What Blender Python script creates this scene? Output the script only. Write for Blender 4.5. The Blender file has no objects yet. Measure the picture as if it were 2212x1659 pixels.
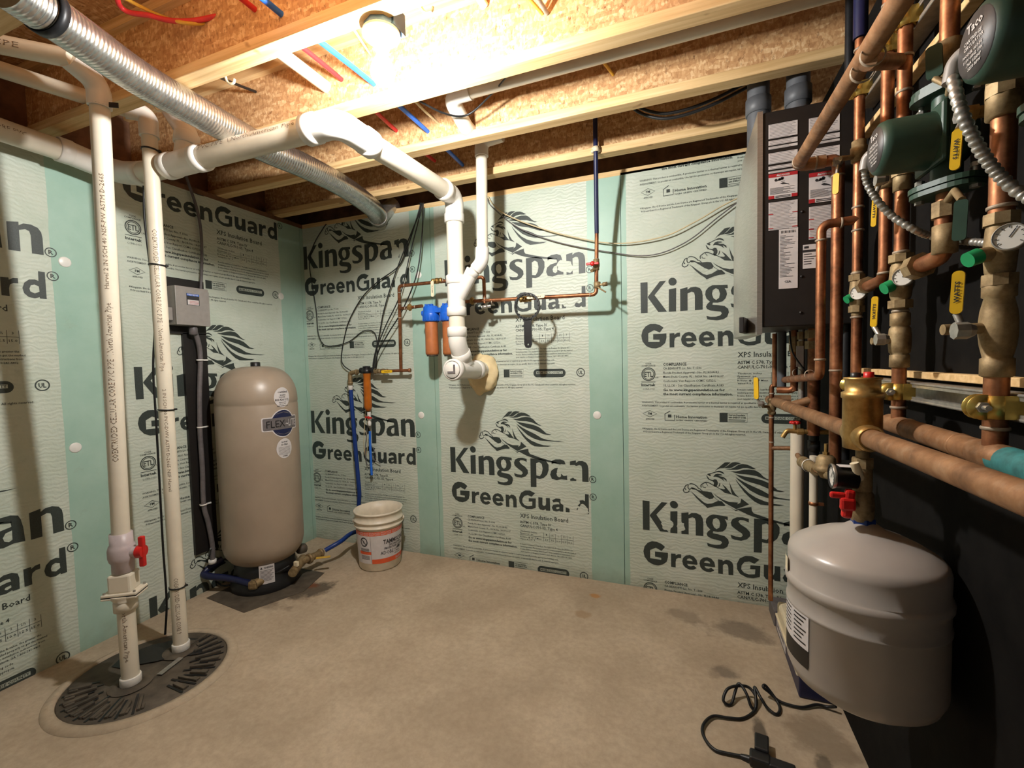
import bpy, bmesh, math, random
from mathutils import Vector, Matrix, noise
from mathutils.geometry import tessellate_polygon
PI = math.pi
random.seed(7)
scene = bpy.context.scene
COL = scene.collection

# ------------------------------------------------------------------ camera, world, exposure
FPX, PITCH, ROLL, YAW = 968.0, .0492, -.024, -.370
CAM = Vector((2.637, -2.59, 1.304))
def _basis():
    cy, sy, cp, sp = math.cos(YAW), math.sin(YAW), math.cos(PITCH), math.sin(PITCH)
    f = Vector((sy*cp, cy*cp, -sp)); r = Vector((cy, -sy, 0)); u = r.cross(f)
    cr, sr = math.cos(ROLL), math.sin(ROLL)
    return cr*r+sr*u, -sr*r+cr*u, f
CR, CU, CF = _basis()
cam_data = bpy.data.cameras.new('camera'); cam = bpy.data.objects.new('camera', cam_data); COL.objects.link(cam)
cam_data.sensor_fit = 'HORIZONTAL'; cam_data.sensor_width = 36.0; cam_data.lens = 36.0*FPX/2212.0
cam_data.clip_start = .02
m = Matrix((CR, CU, -CF)).transposed().to_4x4(); m.translation = CAM; cam.matrix_world = m
scene.camera = cam
world = bpy.data.worlds.new('world'); scene.world = world; world.use_nodes = True
wb = world.node_tree.nodes['Background']; wb.inputs[0].default_value = (1.0, .97, .93, 1); wb.inputs[1].default_value = .20
scene.view_settings.view_transform = 'Standard'; scene.view_settings.look = 'None'
scene.view_settings.gamma = 1.0; scene.view_settings.use_curve_mapping = False
scene.view_settings.exposure = 0.0
BULB_STRENGTH = 1750.0

def P(px, py, ax, val):
    """the point of the plane axis=val that shows at a pixel of the 2212x1659 photograph"""
    d = CR*((px-1106)/FPX) - CU*((py-829.5)/FPX) + CF
    return CAM + d*((val-CAM[ax])/d[ax])
def W(px, py, off=0.0): return P(px, py, 1, -off)          # back wall, off metres in front of it
def L(px, py, off=0.0): return P(px, py, 0, off)           # left wall
def F(px, py, z=0.0): return P(px, py, 2, z)               # floor / horizontal plane
def R(px, py, x=3.11): return P(px, py, 0, x)              # planes parallel to the right wall

# ------------------------------------------------------------------ materials
def lin(c):
    c = c/255.0
    return c/12.92 if c <= .04045 else ((c+.055)/1.055)**2.4
def rgb(r, g, b): return (lin(r), lin(g), lin(b), 1.0)
class NT:
    def __init__(s, name):
        s.m = bpy.data.materials.new(name); s.m.use_nodes = True; s.t = s.m.node_tree
        s.b = s.t.nodes['Principled BSDF']; s.co = None
    def n(s, kind, **kw):
        x = s.t.nodes.new(kind)
        for k, v in kw.items(): setattr(x, k, v)
        return x
    def link(s, a, b): s.t.links.new(a, b)
    def coords(s, kind='Object'):
        if s.co is None: s.co = s.n('ShaderNodeTexCoord')
        return s.co.outputs[kind]
    def geo(s): return s.n('ShaderNodeNewGeometry').outputs['Position']
    def noise(s, scale, detail=4, rough=.6, vec=None, stretch=None):
        x = s.n('ShaderNodeTexNoise'); x.inputs['Scale'].default_value = scale
        x.inputs['Detail'].default_value = detail; x.inputs['Roughness'].default_value = rough
        v = vec or s.geo()
        if stretch:
            mp = s.n('ShaderNodeMapping'); mp.inputs['Scale'].default_value = stretch; s.link(v, mp.inputs[0]); v = mp.outputs[0]
        s.link(v, x.inputs['Vector']); return x.outputs['Fac']
    def ramp(s, fac, stops):
        x = s.n('ShaderNodeValToRGB'); e = x.color_ramp.elements
        while len(e) < len(stops): e.new(.5)
        for i, (p, c) in enumerate(stops): e[i].position = p; e[i].color = c
        s.link(fac, x.inputs[0]); return x.outputs[0]
    def mix(s, fac, a, b, mode='MIX'):
        x = s.n('ShaderNodeMix', data_type='RGBA', blend_type=mode)
        for sock, v in ((x.inputs[0], fac), (x.inputs[6], a), (x.inputs[7], b)):
            if hasattr(v, 'links'): s.link(v, sock)
            else: sock.default_value = v
        return x.outputs[2]
    def math(s, op, a, b=0.0):
        x = s.n('ShaderNodeMath', operation=op)
        for sock, v in ((x.inputs[0], a), (x.inputs[1], b)):
            if hasattr(v, 'links'): s.link(v, sock)
            else: sock.default_value = v
        return x.outputs[0]
    def bump(s, h, strength, dist=.002):
        x = s.n('ShaderNodeBump'); x.inputs['Strength'].default_value = strength; x.inputs['Distance'].default_value = dist
        s.link(h, x.inputs['Height']); s.link(x.outputs[0], s.b.inputs['Normal'])
    def set(s, color=None, rough=None, metal=None, spec=None):
        for key, v in (('Base Color', color), ('Roughness', rough), ('Metallic', metal), ('Specular IOR Level', spec)):
            if v is None: continue
            if hasattr(v, 'links'): s.link(v, s.b.inputs[key])
            else: s.b.inputs[key].default_value = v
        return s.m
def plain(name, c, rough=.5, metal=0.0, var=.12, scale=30.0, spec=None, bump=0.0):
    n = NT(name); f = n.noise(scale, 3)
    d = tuple(max(0, x*(1-var*1.6)) for x in c[:3])+(1,); l = tuple(min(1, x*(1+var)) for x in c[:3])+(1,)
    n.set(n.ramp(f, [(.3, d), (.7, l)]), rough, metal, spec)
    if bump: n.bump(f, bump)
    return n.m
M = {}
def wallmat(name, axis, joints, far_green=False):
    n = NT(name); g = n.geo(); sep = n.n('ShaderNodeSeparateXYZ'); n.link(g, sep.inputs[0])
    u = sep.outputs[axis]; fac = None
    wob = n.math('MULTIPLY', n.math('SUBTRACT', n.noise(6, 2), .5), .012)
    uu = n.math('ADD', u, wob)
    for j in joints:
        a = n.math('MULTIPLY', n.math('GREATER_THAN', uu, j+.03), n.math('LESS_THAN', uu, j+1.032))
        fac = a if fac is None else n.math('MAXIMUM', fac, a)
    film = n.ramp(n.noise(3.2, 6, .65), [(.3, rgb(184, 195, 178)), (.7, rgb(204, 209, 196))])
    grn = n.ramp(n.noise(2.6, 6, .65), [(.3, rgb(148, 182, 165)), (.7, rgb(171, 199, 184))])
    col = n.mix(fac, grn, film)
    scuff = n.ramp(n.noise(9, 8, .7), [(.60, (0, 0, 0, 1)), (.72, (1, 1, 1, 1))])
    col = n.mix(n.math('MULTIPLY', scuff, .35), col, rgb(150, 160, 140))
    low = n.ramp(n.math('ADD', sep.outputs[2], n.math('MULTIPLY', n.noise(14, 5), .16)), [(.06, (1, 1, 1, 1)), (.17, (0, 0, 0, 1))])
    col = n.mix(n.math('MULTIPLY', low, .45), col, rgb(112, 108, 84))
    n.set(col, .42, 0, .35)
    st = (1, 1, 1)
    w = n.n('ShaderNodeTexWave'); w.inputs['Scale'].default_value = 16; w.inputs['Distortion'].default_value = 9
    w.inputs['Detail'].default_value = 3; w.inputs['Detail Scale'].default_value = 1.3; w.bands_direction = 'Z'
    n.link(g, w.inputs['Vector'])
    h = n.math('MULTIPLY', w.outputs['Fac'], fac)
    n.bump(h, .22, .004)
    return n.m
BJ = (-.108, 1.083, 2.304); LJ = (-3.69, -2.47, -1.25, -.031)
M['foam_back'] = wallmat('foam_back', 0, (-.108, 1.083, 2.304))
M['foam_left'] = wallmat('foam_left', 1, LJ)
M['ink'] = plain('print_ink', rgb(52, 60, 56), .5, var=.2, scale=220)
def mk():
    n = NT('concrete'); a = n.noise(2.2, 8, .62); b = n.noise(38, 6, .7); c = n.noise(7, 6, .65)
    col = n.ramp(a, [(.3, rgb(164, 147, 124)), (.55, rgb(184, 167, 143)), (.75, rgb(199, 183, 160))])
    col = n.mix(n.math('MULTIPLY', n.ramp(b, [(.35, (1, 1, 1, 1)), (.62, (0, 0, 0, 1))]), .28), col, rgb(128, 112, 94))
    col = n.mix(n.math('MULTIPLY', n.ramp(c, [(.62, (0, 0, 0, 1)), (.72, (1, 1, 1, 1))]), .35), col, rgb(150, 134, 114))
    # damp and rust stains where the photograph has them
    g = n.geo()
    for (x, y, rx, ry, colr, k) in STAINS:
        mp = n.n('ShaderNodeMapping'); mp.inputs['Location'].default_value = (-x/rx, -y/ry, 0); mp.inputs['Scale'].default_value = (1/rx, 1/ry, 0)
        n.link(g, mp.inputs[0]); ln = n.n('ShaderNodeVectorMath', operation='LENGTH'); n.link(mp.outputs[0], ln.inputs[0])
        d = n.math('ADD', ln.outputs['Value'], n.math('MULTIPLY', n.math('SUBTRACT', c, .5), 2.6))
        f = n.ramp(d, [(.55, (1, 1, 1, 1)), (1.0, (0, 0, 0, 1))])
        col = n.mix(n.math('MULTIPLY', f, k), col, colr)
    n.set(col, .82, 0, .25); n.bump(n.math('ADD', b, n.math('MULTIPLY', a, .6)), .35, .003)
    M['concrete'] = n.m
def _st(px, py, rx, ry, c, k): q = F(px, py); return (q.x, q.y, rx, ry, c, k)
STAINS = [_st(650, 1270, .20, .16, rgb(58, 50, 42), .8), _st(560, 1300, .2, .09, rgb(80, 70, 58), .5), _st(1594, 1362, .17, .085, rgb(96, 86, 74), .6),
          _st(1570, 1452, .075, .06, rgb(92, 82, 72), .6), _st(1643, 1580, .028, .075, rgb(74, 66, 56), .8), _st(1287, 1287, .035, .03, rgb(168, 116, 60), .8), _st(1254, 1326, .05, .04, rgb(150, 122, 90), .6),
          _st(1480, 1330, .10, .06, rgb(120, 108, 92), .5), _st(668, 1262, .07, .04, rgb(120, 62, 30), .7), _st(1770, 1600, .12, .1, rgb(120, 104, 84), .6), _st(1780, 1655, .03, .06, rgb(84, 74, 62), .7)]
mk()
def mk():
    n = NT('osb')
    def flakes(scale, rot, st):
        mp = n.n('ShaderNodeMapping'); mp.inputs['Rotation'].default_value = rot; mp.inputs['Scale'].default_value = st
        n.link(n.geo(), mp.inputs[0]); v = n.n('ShaderNodeTexVoronoi'); v.inputs['Scale'].default_value = scale
        n.link(mp.outputs[0], v.inputs['Vector']); return v
    a = flakes(30, (.3, .5, .2), (1, 3.4, 2.4)); b = flakes(42, (.9, -.4, 1.1), (3.2, 1, 1.7))
    sa = n.n('ShaderNodeSeparateColor'); n.link(a.outputs['Color'], sa.inputs[0])
    sb = n.n('ShaderNodeSeparateColor'); n.link(b.outputs['Color'], sb.inputs[0])
    f = n.math('MULTIPLY', n.math('ADD', sa.outputs[0], sb.outputs[1]), .5)
    col = n.ramp(f, [(.1, rgb(172, 128, 86)), (.4, rgb(192, 148, 102)), (.65, rgb(206, 165, 118)), (.92, rgb(226, 194, 148))])
    fine = n.ramp(n.noise(75, 4, .7, stretch=(1, 1, .45)), [(.30, (1, 1, 1, 1)), (.42, (0, 0, 0, 1))])
    col = n.mix(n.math('MULTIPLY', fine, .75), col, rgb(92, 52, 28))
    n.set(col, .72, 0, .25); n.bump(n.math('ADD', f, n.math('MULTIPLY', fine, -.5)), .3, .002)
    M['osb'] = n.m
mk()
def mk():
    n = NT('spruce'); f = n.noise(9, 5, .6, stretch=(.25, 6, 6)); k = n.noise(16, 2, .5, stretch=(.6, 1, 1))
    col = n.ramp(f, [(.3, rgb(198, 160, 108)), (.55, rgb(222, 188, 136)), (.75, rgb(236, 208, 160))])
    col = n.mix(n.math('MULTIPLY', n.ramp(k, [(.70, (0, 0, 0, 1)), (.76, (1, 1, 1, 1))]), .7), col, rgb(140, 88, 48))
    n.set(col, .6, 0, .3); n.bump(f, .1); M['spruce'] = n.m
mk()
def mk():
    n = NT('copper'); f = n.noise(14, 6, .65); d = n.noise(60, 4, .6)
    col = n.ramp(f, [(.32, rgb(108, 68, 46)), (.5, rgb(156, 102, 70)), (.68, rgb(186, 130, 92))])
    col = n.mix(n.math('MULTIPLY', n.ramp(d, [(.55, (0, 0, 0, 1)), (.75, (1, 1, 1, 1))]), .4), col, rgb(150, 120, 88))
    n.set(col, n.ramp(d, [(.3, (.38,)*3+(1,)), (.7, (.58,)*3+(1,))]), .85); M['copper'] = n.m
    n = NT('copper_dull'); f = n.noise(11, 6, .7); d = n.noise(46, 4, .6)
    col = n.ramp(f, [(.32, rgb(108, 76, 50)), (.5, rgb(144, 104, 70)), (.7, rgb(172, 130, 92))])
    col = n.mix(n.math('MULTIPLY', n.ramp(d, [(.5, (0, 0, 0, 1)), (.75, (1, 1, 1, 1))]), .45), col, rgb(172, 148, 122))
    n.set(col, .62, .45); M['copper_dull'] = n.m
    n = NT('brass'); f = n.noise(22, 5, .65)
    col = n.ramp(f, [(.3, rgb(128, 100, 56)), (.52, rgb(172, 138, 82)), (.72, rgb(200, 168, 108))])
    n.set(col, .42, .8); M['brass'] = n.m
    n = NT('brass_dull'); f = n.noise(30, 5, .7)
    col = n.ramp(f, [(.3, rgb(112, 92, 64)), (.52, rgb(150, 128, 92)), (.72, rgb(176, 156, 118))])
    n.set(col, .6, .5); M['brass_dull'] = n.m
    n = NT('duct_foil'); n.set(n.ramp(n.noise(40, 4), [(.3, rgb(176, 176, 174)), (.7, rgb(214, 213, 210))]), .26, .95)
    n.bump(n.noise(90, 3), .12, .001); M['duct_foil'] = n.m
    n = NT('brushed_steel'); f = n.noise(40, 3, .6, stretch=(1, 1, 30))
    n.set(n.ramp(f, [(.3, rgb(168, 164, 156)), (.7, rgb(200, 196, 188))]), .34, .85); M['steel'] = n.m
mk()
M['pvc'] = plain('pvc_white', rgb(222, 212, 192), .34, var=.05, scale=8)
M['pvc_fit'] = plain('pvc_fitting', rgb(226, 221, 212), .36, var=.04, scale=8)
M['pvc_grey'] = plain('pvc_grey', rgb(86, 88, 92), .5, var=.08)
M['pvc_lilac'] = plain('pvc_valve_grey', rgb(186, 172, 172), .4, var=.06)
M['pvc_ink'] = plain('pipe_print_ink', rgb(124, 104, 84), .6)
M['black'] = plain('black_plastic', rgb(24, 23, 24), .42, var=.2)
M['cable'] = plain('cable_black', rgb(20, 20, 21), .48, var=.2)
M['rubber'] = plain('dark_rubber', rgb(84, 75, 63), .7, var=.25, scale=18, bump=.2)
M['black_sheet'] = plain('black_foundation_wall', rgb(15, 13, 11), .9, var=.35, scale=16, spec=.15, bump=.5)
M['black_steel'] = plain('black_steel_pipe', rgb(30, 31, 34), .45, .3, var=.25)
M['tank_tan'] = plain('tank_tan_paint', rgb(158, 142, 124), .36, var=.05, scale=6)
M['tank_grey'] = plain('tank_grey_enamel', rgb(168, 160, 152), .3, var=.05, scale=6)
M['panel'] = plain('black_panel', rgb(26, 22, 20), .5, var=.12)
M['paper'] = plain('label_paper', rgb(206, 200, 198), .55, var=.04)
M['text'] = plain('label_ink', rgb(44, 42, 44), .6, var=.1)
M['grey_ink'] = plain('label_grey_ink', rgb(120, 116, 116), .6, var=.1)
M['orange'] = plain('label_orange', rgb(222, 92, 50), .5, var=.06)
M['red'] = plain('red_plastic', rgb(196, 30, 26), .4, var=.1)
M['redink'] = plain('label_red', rgb(168, 34, 40), .5, var=.08)
M['blue'] = plain('blue_plastic', rgb(28, 96, 200), .36, var=.1)
M['blue_pipe'] = plain('blue_pex', rgb(20, 54, 124), .4, var=.12)
M['blue_bright'] = plain('blue_pex_bright', rgb(40, 112, 220), .4, var=.12)
M['red_pipe'] = plain('red_pex', rgb(206, 48, 52), .42, var=.1)
M['navy'] = plain('navy_plastic', rgb(22, 28, 66), .42, var=.1)
M['grey_paint'] = plain('grey_enclosure', rgb(146, 140, 134), .42, var=.06)
M['conduit_grey'] = plain('grey_conduit', rgb(104, 98, 98), .5, var=.15)
M['galv'] = plain('galvanised_steel', rgb(176, 172, 164), .42, .75, var=.14, scale=60)
M['gold'] = plain('gold_zinc_clamp', rgb(206, 178, 96), .32, .85, var=.22, scale=24)
M['yellow'] = plain('yellow_handle', rgb(238, 190, 30), .42, var=.06)
M['green'] = plain('pump_green', rgb(42, 68, 54), .45, var=.15, scale=14)
M['green_tag'] = plain('green_sleeve', rgb(22, 140, 84), .45, var=.08)
M['teal'] = plain('verdigris_teal', rgb(48, 116, 116), .7, var=.25, scale=40)
M['plate'] = plain('dark_nameplate', rgb(58, 52, 50), .5, var=.15)
M['silver'] = plain('silver_ink', rgb(200, 194, 190), .4, var=.05)
M['amber'] = plain('filter_housing_rust', rgb(172, 102, 56), .45, var=.12, scale=18)
M['amber_clear'] = plain('sediment_bowl_amber', rgb(176, 96, 26), .2, var=.15, scale=14)
M['white'] = plain('white_plastic', rgb(232, 228, 220), .35, var=.03)
M['cream'] = plain('cream_plastic', rgb(226, 212, 180), .5, var=.05)
M['bucket'] = plain('bucket_white', rgb(224, 212, 190), .42, var=.06, scale=24)
M['sprayfoam'] = plain('spray_foam', rgb(228, 206, 158), .7, var=.08, scale=20, bump=.4)
M['solder'] = plain('solder', rgb(164, 148, 128), .6, .35, var=.18)
M['dirtywood'] = plain('rim_board', rgb(120, 84, 58), .8, var=.3, scale=10)
M['glass'] = plain('gauge_face', rgb(216, 212, 204), .25, var=.03)
M['ceramic'] = plain('lampholder_ceramic', rgb(238, 234, 226), .3, var=.02)
M['box_blue'] = plain('junction_box_blue', rgb(62, 88, 112), .5, var=.1)
M['yellow_cable'] = plain('yellow_cable', rgb(214, 170, 60), .5, var=.1)
M['beige_cable'] = plain('beige_cable', rgb(206, 190, 150), .5, var=.08)
def mk():
    n = NT('bulb_glow'); n.b.inputs['Base Color'].default_value = (1, 1, 1, 1)
    n.b.inputs['Emission Color'].default_value = (1.0, .985, .95, 1); n.b.inputs['Emission Strength'].default_value = BULB_STRENGTH
    M['bulb'] = n.m
mk()
def mk():
    n = NT('clear_plastic'); n.b.inputs['Transmission Weight'].default_value = .9; n.b.inputs['Roughness'].default_value = .08
    M['clear'] = n.m
mk()

# ------------------------------------------------------------------ mesh building
def frame(d, up=None):
    d = d.normalized(); u = up or (Vector((0, 0, 1)) if abs(d.z) < .9 else Vector((1, 0, 0)))
    a = u.cross(d).normalized(); return a, d.cross(a).normalized()
def rotm(axis_z, up=None):
    """matrix whose local Z is the given direction"""
    a, b = frame(Vector(axis_z), up); return Matrix((a, b, Vector(axis_z).normalized())).transposed()
class MB:
    def __init__(s): s.v = []; s.f = []; s.mi = []; s.cur = 0; s.sm = []
    def mat(s, i): s.cur = i; return s
    def add(s, vs, fs, smooth=False):
        o = len(s.v); s.v += [Vector(x) for x in vs]; s.f += [[i+o for i in q] for q in fs]; s.mi += [s.cur]*len(fs); s.sm += [smooth]*len(fs); return s
    def box(s, c, sz, rot=None, bev=0.0):
        c = Vector(c); x, y, z = [q/2 for q in sz]; b = min(bev, x*.9, y*.9, z*.9)
        if b <= 0:
            vs = [(i*x, j*y, k*z) for i in (-1, 1) for j in (-1, 1) for k in (-1, 1)]
            fs = [(0, 1, 3, 2), (4, 6, 7, 5), (0, 4, 5, 1), (2, 3, 7, 6), (0, 2, 6, 4), (1, 5, 7, 3)]
        else:
            bm = bmesh.new(); bmesh.ops.create_cube(bm, size=1)
            for v in bm.verts: v.co = Vector((v.co.x*2*x, v.co.y*2*y, v.co.z*2*z))
            bmesh.ops.bevel(bm, geom=list(bm.edges), offset=b, segments=2, affect='EDGES', profile=.5)
            bm.verts.index_update(); vs = [v.co.copy() for v in bm.verts]; fs = [[v.index for v in f.verts] for f in bm.faces]; bm.free()
        vs = [Vector(v) for v in vs]
        if rot is not None: vs = [rot @ v for v in vs]
        return s.add([c+v for v in vs], fs)
    def bx(s, x0, x1, y0, y1, z0, z1, bev=0.0): return s.box(((x0+x1)/2, (y0+y1)/2, (z0+z1)/2), (abs(x1-x0), abs(y1-y0), abs(z1-z0)), None, bev)
    def lathe(s, prof, o, axis=(0, 0, 1), seg=24, up=None, smooth=True, caps=True, a0=0.0, a1=2*PI):
        """prof: (radius, height) list along axis"""
        a, b = frame(Vector(axis), up); d = Vector(axis).normalized(); o = Vector(o); vs = []; fs = []
        full = a1-a0 > 2*PI-1e-6; n = seg if full else seg+1
        for (r, h) in prof:
            for i in range(n):
                t = a0+(a1-a0)*i/seg; vs.append(o+d*h+(a*math.cos(t)+b*math.sin(t))*r)
        for j in range(len(prof)-1):
            for i in range(seg):
                k = (i+1) % n; fs.append((j*n+i, j*n+k, (j+1)*n+k, (j+1)*n+i))
        s.add(vs, fs, smooth)
        if caps and full:
            for j, rev in ((0, True), (len(prof)-1, False)):
                if prof[j][0] > 1e-5:
                    q = [o+d*prof[j][1]+(a*math.cos(2*PI*i/seg)+b*math.sin(2*PI*i/seg))*prof[j][0] for i in range(seg)]
                    s.add(q[::-1] if rev else q, [tuple(range(seg))])
        return s
    def cyl(s, p0, p1, r, r2=None, seg=20, smooth=True):
        p0, p1 = Vector(p0), Vector(p1); return s.lathe([(r, 0), (r if r2 is None else r2, (p1-p0).length)], p0, p1-p0, seg, smooth=smooth)
    def ball(s, c, r, sc=(1, 1, 1), seg=20, rot=None):
        vs = []; fs = []; n = seg; mm = max(6, seg//2); c = Vector(c)
        for j in range(mm+1):
            t = PI*j/mm
            for i in range(n):
                v = Vector((math.sin(t)*math.cos(2*PI*i/n)*sc[0], math.sin(t)*math.sin(2*PI*i/n)*sc[1], math.cos(t)*sc[2]))*r
                vs.append(c+(rot @ v if rot is not None else v))
        for j in range(mm):
            for i in range(n): fs.append((j*n+i, (j+1)*n+i, (j+1)*n+(i+1) % n, j*n+(i+1) % n))
        return s.add(vs, fs, True)
    def tube(s, pts, r, seg=14, caps=True, rf=None):
        pts = [Vector(p) for p in pts]; n = len(pts); vs = []; fs = []
        tang = [(pts[min(i+1, n-1)]-pts[max(i-1, 0)]).normalized() for i in range(n)]
        a, b = frame(tang[0])
        for i, p in enumerate(pts):
            t = tang[i]; a = (a-t*a.dot(t)).normalized(); b = t.cross(a)
            rr = r if rf is None else rf(i)
            for k in range(seg):
                q = 2*PI*k/seg; vs.append(p+(a*math.cos(q)+b*math.sin(q))*rr)
        for i in range(n-1):
            for k in range(seg): fs.append((i*seg+k, i*seg+(k+1) % seg, (i+1)*seg+(k+1) % seg, (i+1)*seg+k))
        s.add(vs, fs, True)
        if caps:
            s.add([v.copy() for v in vs[:seg]][::-1], [tuple(range(seg))]); s.add([v.copy() for v in vs[-seg:]], [tuple(range(seg))])
        return s
    def prism(s, poly, o, ax, ay, depth, holes=()):
        """flat polygon(s) in the plane o+ax*x+ay*y, thickened along ax x ay by depth"""
        o, ax, ay = Vector(o), Vector(ax), Vector(ay); nrm = ax.cross(ay).normalized()*depth
        loops = [list(poly)]+[list(h) for h in holes]
        tris = tessellate_polygon([[Vector((x, y, 0)) for x, y in l] for l in loops])
        flat = [p for l in loops for p in l]; n = len(flat); b = [o+ax*x+ay*y for x, y in flat]; fs = []
        for t in tris:
            A, B_, C_ = (Vector(flat[i]+(0,)) if isinstance(flat[i], tuple) else Vector((flat[i][0], flat[i][1], 0)) for i in t)
            t = tuple(t) if (B_-A).cross(C_-A).z > 0 else tuple(t)[::-1]
            fs.append(tuple(i+n for i in t))
            if depth: fs.append(t[::-1])
        vs = b+[p+nrm for p in b]
        if depth:
            k = 0
            for l in loops:
                q = len(l); area = sum(l[i][0]*l[(i+1) % q][1]-l[(i+1) % q][0]*l[i][1] for i in range(q)); first = l is loops[0]
                for i in range(q):
                    e = (k+i, k+(i+1) % q, k+(i+1) % q+n, k+i+n)
                    fs.append(e if (area > 0) == first else e[::-1])
                k += q
        return s.add(vs, fs)
    def build(s, name, mats, parent=None):
        me = bpy.data.meshes.new(name); ob = bpy.data.objects.new(name, me)
        mats = mats if isinstance(mats, (list, tuple)) else [mats]
        for q in mats: me.materials.append(M[q] if isinstance(q, str) else q)
        if parent is None:
            xs = [v.x for v in s.v]; ys = [v.y for v in s.v]; zs = [v.z for v in s.v]
            o = Vector(((min(xs)+max(xs))/2, (min(ys)+max(ys))/2, min(zs))); ob.location = o
        else:
            o = Vector(parent['_o']); ob.parent = parent
            if parent.type == 'MESH': pass
        me.from_pydata([tuple(v-o) for v in s.v], [], s.f); me.update()
        me.polygons.foreach_set('material_index', s.mi); me.polygons.foreach_set('use_smooth', s.sm)
        ob['_o'] = tuple(o); COL.objects.link(ob); ALL.append(ob)
        return ob
ALL = []
def tag(o, label, cat, group=None, kind=None):
    o['label'] = label; o['category'] = cat
    if group: o['group'] = group
    if kind: o['kind'] = kind
    return o
def thing(name, loc, label, cat, group=None):
    o = bpy.data.objects.new(name, None); COL.objects.link(o); o.location = loc; o['_o'] = tuple(loc); o.empty_display_size = .05; ALL.append(o)
    return tag(o, label, cat, group)
def structure(ob): ob['kind'] = 'structure'; return ob
def fillet(pts, r, n=6):
    pts = [Vector(p) for p in pts]; out = [pts[0]]
    for i in range(1, len(pts)-1):
        a, b, c = pts[i-1], pts[i], pts[i+1]; d1 = (a-b).normalized(); d2 = (c-b).normalized()
        ang = d1.angle(d2); 
        if ang > PI-.02: out.append(b); continue
        t = min(r/math.tan(ang/2), (a-b).length*.49, (c-b).length*.49); rr = t*math.tan(ang/2)
        p0, p1 = b+d1*t, b+d2*t; cen = b+(d1+d2).normalized()*(rr/math.sin(ang/2))
        u = p0-cen; w = p1-cen; tot = u.angle(w)
        for k in range(n+1):
            f = k/n; out.append(cen+(u*math.sin((1-f)*tot)+w*math.sin(f*tot))/math.sin(tot))
    out.append(pts[-1]); return out
def spline(pts, n=8, closed=False):
    pts = [Vector(p) for p in pts]; out = []; k = len(pts)
    for i in range(k-1):
        p0, p1, p2, p3 = pts[max(i-1, 0)], pts[i], pts[i+1], pts[min(i+2, k-1)]
        for j in range(n):
            t = j/n; out.append(.5*((2*p1)+(p2-p0)*t+(2*p0-5*p1+4*p2-p3)*t*t+(3*p1-p0-3*p2+p3)*t**3))
    out.append(pts[-1]); return out
def lerp(a, b, t): return Vector(a)+(Vector(b)-Vector(a))*t
# lettering
_tc = {}
def glyphs(s, bold=0.0, res=1):
    k = (s, bold, res)
    if k not in _tc:
        c = bpy.data.curves.new('t', 'FONT'); c.body = s; c.resolution_u = res; c.offset = bold
        o = bpy.data.objects.new('t', c); COL.objects.link(o); bpy.context.view_layer.update()
        me = o.to_mesh(); vs = [(v.co.x, v.co.y) for v in me.vertices]; fs = [list(p.vertices) for p in me.polygons]; o.to_mesh_clear()
        bpy.data.objects.remove(o); bpy.data.curves.remove(c)
        fx = []
        for f in fs:
            a = sum(vs[f[i]][0]*vs[f[(i+1) % len(f)]][1]-vs[f[(i+1) % len(f)]][0]*vs[f[i]][1] for i in range(len(f)))
            fx.append(f if a >= 0 else f[::-1])
        _tc[k] = (vs, fx, min(v[0] for v in vs), max(v[0] for v in vs))
    return _tc[k]
def text2d(s, x0, y0, x1, h, bold=0.0, res=1, y1=None):
    """2-D lettering fitted between x0 and x1 on baseline y0, cap height h"""
    vs, fs, a, b = glyphs(s, bold, res); k = (x1-x0)/(b-a); sl = 0 if y1 is None else (y1-y0)/(x1-x0)
    return [((x-a)*k+x0, y*h/.73+y0+sl*(x-a)*k) for x, y in vs], fs
def put_text(mb, s, o, ax, ay, w, h, bold=0.0, res=1):
    """lettering w wide and h high from o along ax, standing along ay"""
    v, f = text2d(s, 0, 0, w, h, bold, res); o = Vector(o); ax = Vector(ax); ay = Vector(ay)
    mb.add([o+ax*x+ay*y for x, y in v], f)
def wrap_text(mb, s, o, axis, face, r, w, h, bold=0.0, flip=1):
    """lettering wrapped on a cylinder: runs along axis from o, centred on the side that looks to face"""
    v, f = text2d(s, 0, -h/2, w, h, bold); d = Vector(axis).normalized(); fc = Vector(face); fc = (fc-d*fc.dot(d)).normalized(); sd = fc.cross(d)*flip; o = Vector(o)
    mb.add([o+d*x+(fc*math.cos(y/r)+sd*math.sin(y/r))*r for x, y in v], f if flip > 0 else [q[::-1] for q in f])
def around_text(mb, s, o, face, r, ang0, ang1, z, h, bold=0.0):
    """lettering running round a vertical cylinder at height z; angles in the XY plane"""
    v, f = text2d(s, 0, 0, 1, h, bold, 2); o = Vector(o)
    mb.add([o+Vector((math.cos(ang0+(ang1-ang0)*x)*r, math.sin(ang0+(ang1-ang0)*x)*r, z+y)) for x, y in v], f if ang1 > ang0 else [q[:] for q in f])
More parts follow.
